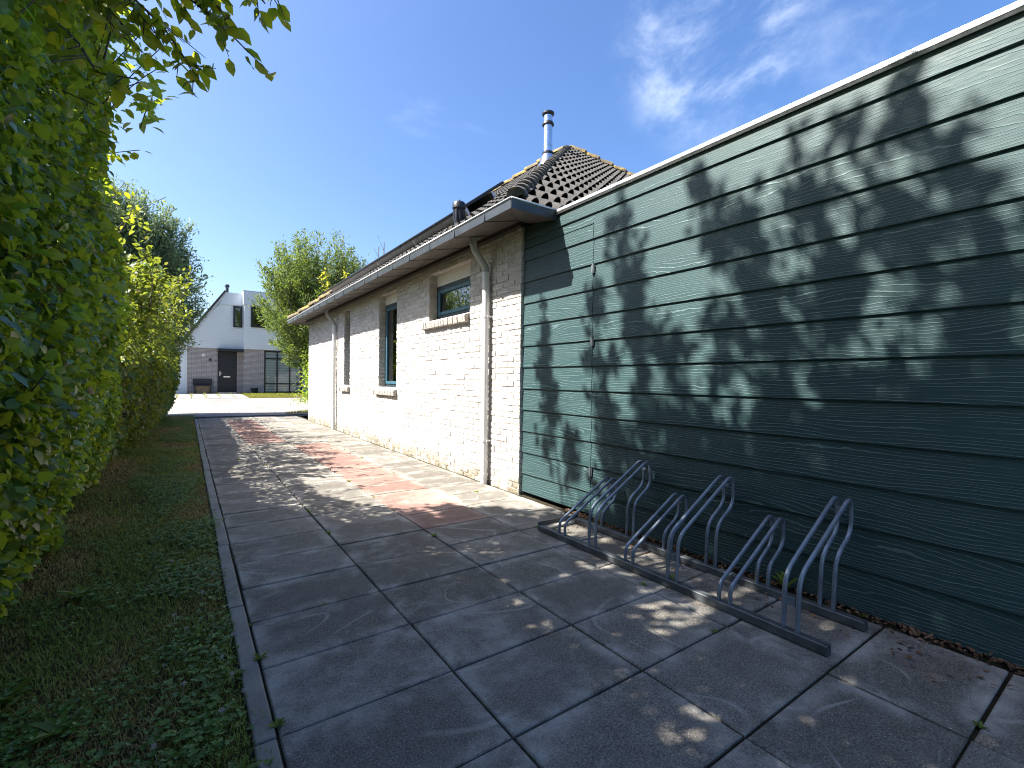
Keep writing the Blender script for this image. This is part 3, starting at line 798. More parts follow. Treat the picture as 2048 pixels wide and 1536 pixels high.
# ================================================================== GREEN SHED
XS_ = 2.452
shed = thing('green_shed', 'large shed wall of dark green grained horizontal boards under a flat aluminium roof edge', 'shed', (4, 0.8, 0))
PITCH, B0 = 0.2043, -0.003
def boards(name, y0, y1, z_lo, z_hi, parent, dx=0.0):
    V, F, R = [], [], []
    k = int(math.floor((z_lo - B0) / PITCH + 1e-6))
    while B0 + k * PITCH < z_hi - 1e-4:
        za, zb_ = max(z_lo, B0 + k * PITCH), min(z_hi, B0 + (k + 1) * PITCH)
        f = lambda z: (z - (B0 + k * PITCH)) / PITCH
        xo = lambda z: XS_ - 0.013 * (1 - f(z)) - .003 - dx
        o = len(V); n = 2; r = random.random()
        zb2 = zb_ + (0.02 if zb_ < z_hi - 1e-3 else 0)
        prof = [(XS_ + .02, za), (xo(za) + .003, za), (xo(za), za + .0035), (xo(zb_), zb_), (XS_ + .02, zb2)]
        for yy in (y0, y1):
            for (x, z) in prof: V.append((x, yy, z))
        R += [r] * (2 * len(prof)); m_ = len(prof)
        for i in range(m_ - 1): F.append((o + i, o + i + 1, o + m_ + i + 1, o + m_ + i))
        F4 = [(o + 0, o + 1, o + 2, o + 3), (o + m_ + 3, o + m_ + 2, o + m_ + 1, o + m_ + 0)]
        F += F4
        k += 1
    return np_mesh(name, np.array(V), np.array(F), M_BOARD, parent, {'rnd': R})
YD = 2.722
DT = 2.368
boards('siding', -2.5, YD, 0.0, 2.53, shed)
boards('siding', YD, 3.672, DT, 2.53, shed)
door = boards('door', YD + .004, 3.655, 0.028, DT - .006, shed, 0.002)
dg = MB(); dg.box(XS_ + .021, XS_ + .05, YD, 3.668, 0.0, DT); dg.build('gap_backing', M_BLACK, door)
for z in (2.0, 1.42, 0.37):
    h = MB(); h.tube([(XS_ - .021, YD - .002, z - .04), (XS_ - .021, YD - .002, z + .04)], .0075, 12)
    h.box(XS_ - .020, XS_ - .016, YD - .016, YD + .016, z - .034, z + .034)
    h.tube([(XS_ - .021, YD - .002, z - .047), (XS_ - .021, YD - .002, z + .047)], .004, 8)
    h.build('hinge', M_RAIL, door, auto=True)
body = MB(); body.box(XS_ + .052, 7.0, -2.5, 3.66, 0.0, 2.555); body.build('body', M_BOARD_EDGE, shed)
fs = MB(); fs.box(XS_ - .004, XS_ + .05, -2.5, 3.668, 2.531, 2.578); fs.build('fascia', M_BOARD_EDGE, shed)
cp = MB(); cp.prism([(-.020, 0, -.024), (-.016, 0, -.024), (-.022, 0, .0), (.35, 0, .004), (.35, 0, .012), (-.018, 0, .020), (-.030, 0, .016), (-.032, 0, -.006)], (XS_, -2.5, 2.588), (0, 5.80, 0))
cp.box(XS_ - .0305, XS_ + .1, -2.5, 3.2, 2.579, 2.584)
cp.build('roof_edge_cap', M_ALU, shed)
rf = MB(); rf.box(XS_ + .1, 7.0, -2.5, 3.2, 2.556, 2.592); rf.build('flat_roof', M_ANTH, shed)

# ================================================================== BICYCLE RACK
rack = thing('bicycle_rack', 'galvanised bicycle rack with alternating low and high tube loops in front of the green shed', 'bicycle rack', (2.07, 1.7, 0))
def rail(name, x, y0, y1):
    q = MB(); q.prism([(-.016, 0, 0), (-.016, 0, .036), (-.013, 0, .039), (.024, 0, .039), (.024, 0, .034), (-.011, 0, .034), (-.011, 0, 0)], (x, y0, 0.004), (0, y1 - y0, 0))
    q.box(x - .011, x + .024, y0, y0 + .004, .0, .036)
    return q.build(name, M_RAIL, rack, bevel=.0015)
rail('front_rail', 1.893, 0.805, 2.69)
rail('rear_rail', 2.246, 0.795, 2.69)
er = MB(); er.obox((1.88, 2.686, 0.03), (.40, 0, 0), (0, .004, 0), (0, 0, .034)); er.obox((1.88, 2.66, 0.004), (.40, 0, 0), (0, .03, 0), (0, 0, .004))
er.build('end_bracket', M_RAIL, rack, bevel=.002)
PH = [(1.896, .036), (1.893, .280), (2.385, .568), (2.412, .385), (2.25, .285), (2.25, .036)]
PL = [(1.896, .036), (1.893, .122), (2.375, .402), (2.400, .24), (2.25, .145), (2.25, .036)]
def loop_path(prof, y):
    P = [Vector((x, y - .035 * z, z)) for x, z in prof]
    return arc_path(P, .07, 8)
for (y, hi) in ((.955, 1), (1.254, 0), (1.55, 1), (1.846, 0), (2.149, 1), (2.44, 0)):
    q = MB()
    for dy in (-.0285, .0285):
        q.tube(loop_path(PH if hi else PL, y + dy), .0096, 14)
    if hi: q.box(1.888, 1.897, y - .021, y + .021, .150, .186)
    q.box(2.36 if hi else 2.35, 2.366 if hi else 2.356, y - .038 if hi else y - .03, y + .004 if hi else y + .012, .492 if hi else .328, .507 if hi else .343)
    lp = q.build('wheel_holder', M_GALV, rack, auto=True)
    lp['label'] = 'high tube loop' if hi else 'low tube loop'

# ================================================================== HEDGE
def hedge_top(y):   # height of the solid mass
    return np.interp(y, [-1, 2.5, 4.1, 4.7, 5.4, 7, 9, 12, 14, 16, 16.6], [3.15, 3.1, 3.1, 2.75, 2.35, 2.2, 2.35, 2.3, 2.3, 2.2, 2.0])
def hedge_face(y, z):  # x of the outer leaf surface
    base = np.interp(y, [-1, 2, 4, 5, 7, 9, 11, 14, 16.6], [-.80, -.80, -.78, -.96, -.93, -.76, -.68, -.61, -.60])
    bul = 0.16 * np.sin(np.clip(z / hedge_top(y), 0, 1) * math.pi * .9) + .05 * (z / 3.0) - .16 * np.exp(-z / .35)
    return base + bul - .08 + 0.20 * (fbm(y * 1.3 + 7, z * 1.3, 3) - .5)
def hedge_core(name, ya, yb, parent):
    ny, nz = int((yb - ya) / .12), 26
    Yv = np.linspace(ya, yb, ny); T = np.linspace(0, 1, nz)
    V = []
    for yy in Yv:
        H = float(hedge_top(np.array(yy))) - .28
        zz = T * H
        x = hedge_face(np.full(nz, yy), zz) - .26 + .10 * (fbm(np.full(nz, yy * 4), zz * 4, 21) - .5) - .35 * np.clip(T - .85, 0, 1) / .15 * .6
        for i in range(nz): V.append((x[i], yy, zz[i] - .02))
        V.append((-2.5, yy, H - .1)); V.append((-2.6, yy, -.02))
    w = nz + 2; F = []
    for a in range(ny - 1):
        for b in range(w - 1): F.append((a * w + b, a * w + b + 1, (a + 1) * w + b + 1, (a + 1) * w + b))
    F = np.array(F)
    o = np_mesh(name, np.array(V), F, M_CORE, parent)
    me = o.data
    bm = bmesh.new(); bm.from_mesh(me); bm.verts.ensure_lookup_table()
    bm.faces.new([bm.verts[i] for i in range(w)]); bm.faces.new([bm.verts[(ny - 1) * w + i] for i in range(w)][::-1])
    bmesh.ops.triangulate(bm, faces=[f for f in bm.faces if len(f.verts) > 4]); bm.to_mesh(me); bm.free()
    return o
def hedge_leaves(name, ya, yb, n, size, mat, parent, zmin=0.04, keep=None, yellow=0.0):
    y = rng.uniform(ya, yb, n); H = hedge_top(y)
    z = zmin + rng.random(n) * (H - zmin + .08)
    x = hedge_face(y, z) - rng.exponential(.075, n) + .03
    lump = fbm(y * 2.3, z * 2.3, 9); x += .26 * (lump - .5)
    top = z > H - .25
    x = np.where(top, hedge_face(y, H) - .05 - rng.random(n) * 1.1, x)
    z = np.where(top, H + rng.normal(0, .10, n) - .05, z)
    gap = fbm(y * 5 + 3, z * 5, 31)
    k = (gap > .40) | (rng.random(n) < .28)
    x, y, z, lump = x[k], y[k], z[k], lump[k]; n = len(x)
    P = np.stack([x, y, z], 1)
    D = np.stack([.45 + rng.normal(0, .55, n), rng.normal(-.1, .85, n), -.45 + rng.normal(0, .65, n)], 1)
    Nn = np.stack([.8 + rng.normal(0, .55, n), rng.normal(-.1, .65, n), .55 + rng.normal(0, .6, n)], 1)
    L_ = size * np.clip(rng.normal(1, .36, n), .35, 1.9)
    t = np.clip(.02 + .75 * rng.random(n) + .9 * (lump - .5) + yellow, 0, .92); t[rng.random(n) < .012] = 1.0
    return leaves(name, P, D, Nn, L_, mat, parent, .58 + .12 * rng.random(n), t)
def stems(name, segs, parent, mat=None):
    q = MB()
    for pts, r in segs: q.tube(pts, r, 6)
    o = q.build(name, mat or M_BARK, parent, smooth=True)
    if len(segs) > 20: o['kind'] = 'stuff'
    return o

hedge = thing('tall_hedge', 'tall dense dark green broad-leaved hedge closest to the camera along the grass strip', 'hedge', (-1.5, 3.0, 0))
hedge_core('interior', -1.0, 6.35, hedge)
hedge_leaves('foliage', 1.0, 6.3, 58000, .043, M_HEDGE, hedge)
segs = []
for i in range(70):
    y = random.uniform(1.2, 6.2); z0 = random.uniform(.1, 2.6); x = float(hedge_face(np.array([y]), np.array([z0]))[0]) - .08
    p = Vector((x - .15, y, z0)); d = Vector((random.uniform(.1, .5), random.uniform(-.8, .8), random.uniform(.2, 1))).normalized()
    ln = random.uniform(.3, .7); segs.append(([p, p + d * ln * .5 + Vector((.03, 0, 0)), p + d * ln + Vector((0, 0, -.04))], [.005, .004, .002]))
stems('stems', segs, hedge)

hedge2 = thing('sunlit_hedge', 'lower looser yellow-green hedge beyond the tall dark hedge towards the street', 'hedge', (-1.5, 11.0, 0))
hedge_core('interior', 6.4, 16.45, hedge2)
hedge_leaves('foliage', 6.2, 16.55, 34000, .055, M_FARHEDGE, hedge2)

# loose upright sprigs on top of both hedges (leafy shoots)
def shoots(starts, ends, n_leaf, size, droop=.3, spread=.06):
    """leafy shoots between start and end points; returns leaf arrays and branch polylines"""
    P, D, N_, segs = [], [], [], []
    for a, b in zip(starts, ends):
        a, b = np.array(a), np.array(b); mid = (a + b) / 2 + rng.normal(0, .06, 3) * np.linalg.norm(b - a)
        ts = np.linspace(0, 1, 9)[:, None]
        path = a * (1 - ts) ** 2 + mid * 2 * ts * (1 - ts) + b * ts ** 2
        ln = np.linalg.norm(b - a); segs.append(([Vector(p) for p in path], [max(.0018, .007 * (1 - t) * min(1, ln)) + .001 for t in ts[:, 0]]))
        m_ = n_leaf
        t = rng.random(m_) ** .8; q = a * (1 - t[:, None]) ** 2 + mid * 2 * (t * (1 - t))[:, None] + b * (t ** 2)[:, None]
        out = rnd_unit(m_); q = q + out * spread * rng.random((m_, 1))
        axis = (b - a) / (ln + 1e-6)
        d = out * .8 + axis * .45 + np.array([0, 0, -droop])
        P.append(q); D.append(d); N_.append(rnd_unit(m_) * .6 + np.array([0, 0, .8]))
    return np.concatenate(P), np.concatenate(D), np.concatenate(N_), segs
def sprigs(name_f, parent, ys, hts, mat, size, nl, lean=(.15, .0)):
    st, en = [], []
    for y, h in zip(ys, hts):
        H = float(hedge_top(np.array(y))); x = -.75 + rng.normal(-.05, .14)
        st.append((x, y, H - .35)); en.append((x + lean[0] + rng.normal(0, .16), y + rng.normal(lean[1], .2), H + h))
    P, D, N_, segs = shoots(st, en, nl, size, .35, .10)
    leaves(name_f, P, D, N_, size * np.clip(rng.normal(1, .25, len(P)), .5, 1.6), mat, parent, .55)
    stems('shoots', segs, parent)
ys_ = rng.uniform(6.4, 16.3, 95); hs_ = rng.random(95) ** 1.8 * .32 + .03
hs_ += np.where((ys_ > 7.8) & (ys_ < 10.6), .70 * rng.random(95) ** 2, 0)
sprigs('top_leaves', hedge2, ys_, hs_, M_FARHEDGE, .075, 55)
ys_ = rng.uniform(3.2, 4.3, 18); hs_ = rng.random(26) * .35
sprigs('top_leaves', hedge, ys_, hs_, M_HEDGE, .07, 40)

st = [(-.95, 3.95, 2.85), (-.95, 3.7, 2.6), (-.98, 4.6, 2.7), (-.95, 4.5, 2.6), (-.98, 6.5, 2.4), (-.95, 6.3, 2.4), (-.95, 5.4, 2.4), (-.9, 3.2, 2.4), (-.9, 2.6, 2.3), (-.92, 3.4, 2.1)]
en = [(-.62, 3.84, 3.0), (-.47, 3.48, 2.80), (-.68, 4.72, 2.9), (-.53, 4.46, 2.78), (-.72, 6.7, 3.1), (-.43, 6.2, 3.0), (-.74, 5.85, 2.95), (-.55, 3.25, 2.35), (-.55, 2.55, 2.2), (-.58, 3.3, 2.0)]
P, D, N_, segs = shoots(st, en, 26, .06, .35, .05)
ssp = leaves('side_sprigs', P, D, N_, .058 * np.clip(rng.normal(1, .25, len(P)), .5, 1.6), M_OVER, hedge, .56); ssp['kind'] = 'stuff'
sst = stems('side_shoots', segs, hedge); sst['kind'] = 'stuff'

rng = np.random.default_rng(23); random.seed(8)
# ================================================================== OVERHANGING TREE (its crown shades the yard)
tree = thing('overhanging_tree', 'broad-leaved tree above the tall hedge reaching sunlit branches over the grass strip', 'tree', (-1.5, 2.9, 0))
segs = [([Vector(p) for p in ((-1.5, 2.9, -.02), (-1.48, 2.85, 1.2), (-1.4, 2.8, 2.4), (-1.3, 2.8, 3.6), (-1.25, 2.9, 4.8))], [.11, .10, .085, .06, .035])]
stems('trunk', segs, tree)
# upright plumes whose feathery shadows fall on the boards
tops = [(4.95, 6.25), (4.30, 6.4), (4.02, 7.0), (3.92, 6.6), (3.30, 7.0), (3.05, 6.75), (2.80, 7.05), (2.95, 6.2), (2.45, 7.0), (2.28, 7.1), (2.1, 6.6), (1.9, 6.3), (3.6, 6.0), (2.6, 6.4),
        (4.55, 5.35), (4.15, 5.6), (3.45, 5.9), (1.6, 6.2), (1.2, 6.0), (0.9, 5.7), (1.75, 5.6), (2.2, 5.8), (3.8, 5.2), (3.2, 5.6), (0.6, 5.4), (2.5, 5.5)]
st, en, sz = [], [], []
for (yt, ztop) in tops:
    L_ = random.uniform(2.0, 2.6); x = -1.2 + random.uniform(-.35, .35)
    sh = (x + 1.2) * -0.43; zsh = (x + 1.2) * -1.265
    st.append((x - .1, yt + sh - .2 * L_, ztop + zsh - L_)); en.append((x, yt + sh, ztop + zsh))
P, D, N_, segs = [], [], [], []
for a, b in zip(st, en):
    a, b = np.array(a), np.array(b); ln = np.linalg.norm(b - a)
    segs.append(([Vector(a), Vector((a + b) / 2 + rng.normal(0, .03, 3)), Vector(b)], [.012, .008, .003]))
    for j in range(26):   # side twigs, longer lower down
        t = rng.random() ** .75; c = a + (b - a) * t
        tl = (.15 + .52 * (1 - t)) * rng.uniform(.6, 1.2); dd = rnd_unit(1)[0] * np.array([.8, .8, .25]) + np.array([0, .08, .55]); e = c + dd * tl
        segs.append(([Vector(c), Vector((c + e) / 2 + (0, 0, .02)), Vector(e)], [.004, .003, .0015]))
        m_ = 17; u_ = rng.random(m_)[:, None]; q = c + (e - c) * u_ + rng.normal(0, .025, (m_, 3))
        P.append(q); D.append(rnd_unit(m_) * .7 + dd * .4 + np.array([0, 0, -.35])); N_.append(rnd_unit(m_) * .7 + np.array([0, 0, .7]))
P, D, N_ = map(np.concatenate, (P, D, N_))
def sun_window(x, y, z, keep):   # True where a leaf may stay: the opening lets the sun reach the low branches
    hx, hy = x + (z - 2.8) * .79, y - (z - 2.8) * .339
    return ~((hx > -.78) & (hx < .15) & (hy > 2.2) & (hy < 3.05) & (rng.random(len(x)) > keep))
k = sun_window(P[:, 0], P[:, 1], P[:, 2], .15); P, D, N_ = P[k], D[k], N_[k]
leaves('upper_crown', P, D, N_, .075 * np.clip(rng.normal(1, .25, len(P)), .5, 1.6), M_OVER, tree, .58)
stems('upper_branches', segs, tree)
# dense lower crown
n = 38000
y = rng.uniform(-.6, 4.7, n); x = rng.uniform(-2.2, -.72, n)
zt_ = np.interp(y, [-.6, 1, 2.4, 3.6, 4.2, 4.7], [5.2, 5.8, 5.75, 5.1, 4.4, 3.7]) - (x + 1.2) * 1.1
z = 3.0 + rng.random(n) * (zt_ - 3.0)
k = (fbm((y + x * .43) * 2.2, (z + x * 1.265) * 2.2, 41) > np.where(y < 2.35, .17, np.where(y < 2.9, .28, .36)))
k &= sun_window(x, y, z, .20)
P = np.stack([x, y, z], 1)[k]; n = len(P)
leaves('lower_crown', P, rnd_unit(n) + np.array([0, 0, -.4]), rnd_unit(n) * .6 + np.array([0, 0, .8]), .08 * np.clip(rng.normal(1, .25, n), .5, 1.6), M_OVER, tree, .58)
# branches hanging into view
limbs = [
    [(-1.3, 2.9, 3.3), (-.75, 2.8, 3.2), (-.42, 2.68, 3.02), (-.22, 2.56, 2.86), (-.12, 2.45, 2.72)],
    [(-1.3, 2.8, 3.1), (-.85, 2.75, 3.05), (-.60, 2.66, 2.86), (-.44, 2.60, 2.70), (-.36, 2.56, 2.58)],
    [(-1.3, 2.6, 3.0), (-.9, 2.55, 2.92), (-.70, 2.50, 2.74), (-.56, 2.46, 2.58)],
    [(-1.3, 2.9, 3.4), (-.7, 2.85, 3.32), (-.25, 2.7, 3.10), (.0, 2.52, 2.92), (.05, 2.44, 2.82)],
    [(-1.35, 2.8, 3.1), (-.95, 2.85, 3.15), (-.469, 2.675, 2.964), (-.326, 2.637, 2.87), (-.197, 2.484, 2.72), (-.061, 2.327, 2.53)],
    [(-1.35, 2.8, 3.0), (-.80, 2.80, 3.0), (-.492, 2.751, 2.85), (-.325, 2.633, 2.66), (-.209, 2.551, 2.45)],
    [(-1.3, 2.8, 3.2), (-.6, 2.75, 3.2), (-.10, 2.56, 3.06), (.10, 2.45, 2.90)],
    [(-1.3, 2.7, 2.7), (-.85, 2.62, 2.62), (-.6, 2.5, 2.42), (-.53, 2.42, 2.27), (-.41, 2.33, 2.245)],
    [(-1.2, 2.8, 2.9), (-.75, 2.75, 2.80), (-.534, 2.60, 2.66), (-.42, 2.55, 2.52)],
    [(-1.3, 2.9, 3.1), (-.85, 2.95, 3.05), (-.60, 2.85, 2.86), (-.50, 2.72, 2.62)],
]
P, D, N_, segs = [], [], [], []
def limb_leaves(path, dens, size, twig, t0=.3):
    pts = np.array(path); seg = np.linalg.norm(np.diff(pts, axis=0), axis=1); cum = np.concatenate([[0], np.cumsum(seg)]); Lt = cum[-1]
    at = lambda s: np.array([np.interp(s, cum, pts[:, i]) for i in range(3)])
    fine = [Vector(at(s)) for s in np.linspace(0, Lt, 16)]
    segs.append((fine, list(np.linspace(.012, .0025, 16))))
    s = Lt * t0
    while s < Lt:
        c = at(s); dr = at(min(Lt, s + .02)) - at(max(0, s - .02)); dr /= np.linalg.norm(dr)
        dd = dr * .5 + rnd_unit(1)[0] * np.array([1, 1, .55]) * .95 + np.array([0, 0, -.18]); tl = twig * rng.uniform(.5, 1.25) * (1 - .35 * s / Lt); e = c + dd * tl
        segs.append(([Vector(c), Vector((c + e) / 2), Vector(e)], [.0035, .0025, .0012]))
        m_ = max(3, int(tl / .030)); u_ = (np.arange(m_) + rng.random(m_) * .6)[:, None] / m_
        q = c + (e - c) * u_ + rng.normal(0, .010, (m_, 3))
        sd_ = np.cross(dd, [0, 0, 1]); sd_ /= np.linalg.norm(sd_) + 1e-6
        alt = np.where(np.arange(m_) % 2 == 0, 1, -1)[:, None]
        P.append(q); D.append(dd * .6 + sd_ * alt * .75 + np.array([0, 0, -.45]) + rng.normal(0, .3, (m_, 3))); N_.append(rnd_unit(m_) * .6 + np.array([-.35, .1, .7]))
        s += dens
for lb, (dn, tw) in zip(limbs, ((.036, .22), (.036, .22), (.042, .20), (.040, .20), (.036, .24), (.038, .24), (.046, .18), (.050, .14), (.05, .2), (.05, .2))): limb_leaves(lb, dn, .06, tw, .48)
P, D, N_ = map(np.concatenate, (P, D, N_))
leaves('branch_leaves', P, D, N_, .066 * np.clip(rng.normal(1, .25, len(P)), .5, 1.5), M_OVER, tree, .56)
stems('branch', segs, tree)

rng = np.random.default_rng(37); random.seed(9)
# ================================================================== GRASS STRIP
def in_strip(n, ya, yb):
    y = ya + (yb - ya) * rng.random(n); w = hedge_face(y, np.zeros(n)); x = w + .05 - .15 + (-.064 - w + .12 + .02 * np.sin(y * 5)) * rng.random(n)
    return x, y
def dryness(x, y): return np.clip((fbm(x * 2.2 + 3, y * 1.3, 51) - .44) * 4.0, 0, 1) * np.clip(.4 + fbm(x * 7, y * 7, 53) * 1.1, 0, 1)
def blades(name, x, y, hgt, wid, tint, mat, parent=None, flat=.5):
    n = len(x); a = rng.uniform(0, 2 * math.pi, n); ln = flat + rng.random(n) * .6
    dx, dy = np.cos(a), np.sin(a)
    z0 = zg(y) - .012
    b = np.stack([x, y, z0], 1); s = np.stack([-dy, dx, 0 * x], 1) * (wid / 2)[:, None]
    m1 = b + np.stack([dx * hgt * ln * .35, dy * hgt * ln * .35, hgt * .62], 1); tip = b + np.stack([dx * hgt * ln, dy * hgt * ln, hgt * (1 - .25 * ln)], 1)
    V = np.stack([b - s, b + s, m1 + s * .8, m1 - s * .8, tip], 1).reshape(-1, 3)
    o = (np.arange(n) * 5)[:, None]
    return np_mesh(name, V, [o + np.array([[0, 1, 2, 3]]), o + np.array([[3, 2, 4]])], mat, parent, {'tint': np.repeat(tint, 5)})
xs, ys = [], []
for ya, yb, n in ((.9, 2.6, 26000), (2.6, 5, 24000), (5, 9, 20000), (9, 16.4, 18000)):
    x, y = in_strip(n, ya, yb); xs.append(x); ys.append(y)
x, y = np.concatenate(xs), np.concatenate(ys); n = len(x)
dr = dryness(x, y)
edge = (x > -.075) & (rng.random(n) < .80)
x, y, dr = x[~edge], y[~edge], dr[~edge]; n = len(x)
far = np.clip(y / 8, 0, 1)
gr = blades('grass', x, y, (.012 + .026 * rng.random(n) ** 1.5) * (1 - .35 * dr), .0022 + .0022 * far, np.clip(.14 + .45 * rng.random(n) + .6 * dr, 0, 1), M_GRASS, flat=.6)
tag(gr, 'short patchy green and brown grass between the hedge and the kerb', 'grass', kind='stuff')
# clover
x1_, y1_ = in_strip(24000, .9, 6.5); x2_, y2_ = in_strip(16000, 6.5, 16); x, y = np.concatenate([x1_, x2_]), np.concatenate([y1_, y2_]); gp = fbm(x * 2.6 + 11, y * 2.0, 61)
k = (rng.random(len(x)) < np.clip((gp - .40) * 4.5, .05, .9) * (1 - .8 * dryness(x, y)))
x, y = x[k], y[k]; k2 = (x < -.085) | (rng.random(len(x)) < .25); x, y = x[k2], y[k2]; n = len(x)
h = .012 + .03 * rng.random(n) * np.clip(gp[k][k2] * 1.6, .5, 1.3)
P, D = [], []
for j in range(3):
    a = rng.uniform(0, .4, n) + j * 2.094 + x * 50
    P.append(np.stack([x, y, h - .008], 1)); D.append(np.stack([np.cos(a), np.sin(a), .15 + 0 * a], 1))
P, D = np.concatenate(P), np.concatenate(D)
cl = leaves('clover', P, D, np.array([0, 0, 1.]) + rng.normal(0, .3, (len(P), 3)), np.tile(.010 + .009 * rng.random(n), 3), M_CLOVER, None, .9, np.tile(rng.random(n), 3), simple=True)
tag(cl, 'low dark green clover patches spreading through the grass strip', 'clover', kind='stuff')
# clover flower heads: countable, each its own thing
fm = MB()
def flower_mesh():
    n = 26; P = np.zeros((n, 3)) + np.array([0, 0, .045]); D = rnd_unit(n) + np.array([0, 0, .25]); V, F = leaf_geo(P, D, rnd_unit(n), .010, .35, True)
    o = len(V); V = np.concatenate([V, [(-.0008, 0, 0), (.0008, 0, 0), (.0008, 0, .046), (-.0008, 0, .046)]]); F = [np.concatenate([F[0], [[o, o + 1, o + 2, o + 3]]])]
    return V, F
V, F = flower_mesh()
fo = np_mesh('clover_flower', V, F, M_FLOWER, None, {'tint': rng.random(len(V))})
spots = [(-.115, 2.06), (-.09, 1.93), (-.07, 1.79), (-.135, 1.73), (-.245, 1.95), (-.27, 2.55), (-.22, 2.38), (-.085, 2.22), (-.30, 1.66), (-.17, 2.75), (-.12, 2.95), (-.30, 3.3)]
for i, (fx, fy) in enumerate(spots):
    o = fo if i == 0 else fo.copy()
    if i: COLL.objects.link(o)
    o.location = (fx, fy, -.004); o.rotation_euler = (rng.normal(0, .2), rng.normal(0, .2), rng.uniform(0, 6)); o.scale = (1.0,) * 3
    tag(o, 'small white clover flower in the grass strip by the kerb', 'flower', 'white clover flowers in the grass')

# broad-leaved weeds: rosettes
def rosette(nleaf, size, width, up=.45):
    a = np.arange(nleaf) * 2.4 + rng.uniform(0, .5, nleaf); P = np.zeros((nleaf, 3)); P[:, 2] = .002
    D = np.stack([np.cos(a), np.sin(a), up + rng.normal(0, .2, nleaf)], 1); Nn = np.stack([-np.cos(a) * .4, -np.sin(a) * .4, np.ones(nleaf)], 1)
    V, F = leaf_geo(P, D, Nn, size * rng.uniform(.6, 1.15, nleaf), width)
    return V, F, np.repeat(rng.random(nleaf), 8)
def weed(name, V, F, t, loc, label, group, mat=M_WEED, sc=1.0, cat='weed'):
    o = np_mesh(name, V, F, mat, None, {'tint': t}, smooth=True); o.location = loc; o.rotation_euler = (0, 0, rng.uniform(0, 6)); o.scale = (sc,) * 3
    return tag(o, label, cat, group)
for (wx, wy, s, lab) in ((-.12, 1.45, .075, 'broad-leaved plantain rosette at the kerb in the nearest corner of the grass'), (-.10, 1.98, .055, 'small plantain rosette beside the kerb joint'),
                    (-.55, 1.95, .085, 'long-leaved grey-green weed in the middle of the near grass strip'), (-.72, 2.25, .08, 'bright leafy weed at the foot of the tall hedge'), (-.66, 3.1, .10, 'upright leafy weed standing against the hedge bottom'),
                    (-.2, 2.35, .06, 'broad-leaved weed in the green patch near the kerb')):
    V, F, t = rosette(11, s, .30, .55); weed('weed_rosette', V, F, t, (wx, wy, -.005), lab, 'broad-leaved weeds in the grass strip', M_CLOVER if s > .1 else M_WEED)
# weeds in the paving joints, copied from three kinds
kinds = []
for nl, s in ((7, .032), (10, .045), (5, .026)):
    kinds.append(rosette(nl, s, .34, .7))
tmpl = []
jw = [(.005, 2.05, 1, 'tiny green weed in the kerb joint'), (.004, 2.35, 0, None), (.003, 1.62, 1, None), (.004, 3.30, 2, None), (.0, 4.2, 0, None), (.594, 3.45, 1, None), (.594, 4.1, 1, None), (.60, 4.75, 0, None), (.594, 5.6, 1, None),
      (.594, 6.6, 1, None), (.596, 7.5, 0, None), (1.1945, 3.0, 1, None), (1.196, 5.1, 1, None), (1.1945, 4.3, 0, None), (1.1945, 6.7, 1, None), (1.19, 8.2, 0, None), (1.1945, 10.5, 1, None), (1.77, 5.3, 0, None), (1.77, 6.5, 1, None),
      (1.772, 7.4, 0, None), (1.77, 9.0, 0, None), (2.1, 3.95, 1, None), (1.0, 2.366, 0, None), (.32, 2.366, 2, None), (.3, 6.0, 0, None), (.34, 7.2, 1, None), (.25, 9.2, 0, None), (2.37, 5.2, 2, None), (2.37, 6.9, 2, None), (2.0, 1.63, 1, None),
      (1.80, 1.66, 1, None), (1.68, 1.17, 0, None), (2.36, .74, 2, None), (2.40, .86, 0, None), (1.93, 2.76, 1, None), (1.87, .36, 0, None), (2.12, 8.6, 0, None), (2.3, 12.0, 1, None), (.7, 10.0, 0, None), (.45, 12.4, 1, None)]
for i, (wx, wy, kd, _) in enumerate(jw):
    if kd < len(tmpl): o = tmpl[kd].copy(); COLL.objects.link(o)
    else:
        while len(tmpl) <= kd:
            V, F, t = kinds[len(tmpl)]; oo = np_mesh('joint_weed', V, F, M_WEED, None, {'tint': t}, smooth=True); tmpl.append(oo)
        o = tmpl[kd]
    o.location = (wx, wy, -.008); o.rotation_euler = (0, 0, rng.uniform(0, 6)); s = rng.uniform(.6, 1.15); o.scale = (s, s, s)
    tag(o, 'small green weed growing from a paving slab joint', 'weed', 'weeds in the paving joints')
for o in tmpl:
    if 'category' not in o: bpy.data.objects.remove(o)
# the taller dandelion-like weed behind the rack
V, F, t = rosette(9, .11, .24, 1.3); weed('tall_weed', V, F, t, (2.385, 1.20, 0), 'tall bright green weed behind the bicycle rack against the green boards', None)

# leaf litter along the shed base
n = 900
y = rng.uniform(.1, 3.0, n); x = 2.44 - rng.exponential(.028, n) - .012; x = np.where(rng.random(n) < .12, 2.2 + rng.normal(0, .07, n), x)
P = np.stack([x, y, .003 + rng.random(n) * .012], 1)
lt = leaves('leaf_litter', P, rnd_unit(n) * np.array([1, 1, .25]), rnd_unit(n) * .5 + np.array([0, 0, 1]), .012 + .016 * rng.random(n), M_DEAD, None, .6)
tag(lt, 'brown dead leaf litter strewn along the foot of the green shed', 'leaf litter', kind='stuff')
dl = [(1.56, 6.0, .03), (1.2, 8.6, .02), (1.7, 8.9, .025), (1.9, 8.75, .02), (1.5, 9.5, .02), (1.62, 7.6, .022), (2.08, 6.6, .02)]
l0 = None
V, F = leaf_geo(np.array([[0, 0, .003], [0, 0, .004], [0, 0, .003]]), np.array([[1, 0, .3], [-.3, .9, .35], [-.4, -.8, .4]]), np.array([[0, .3, 1], [0, 0, 1], [.2, 0, 1.]]), .05, .6)
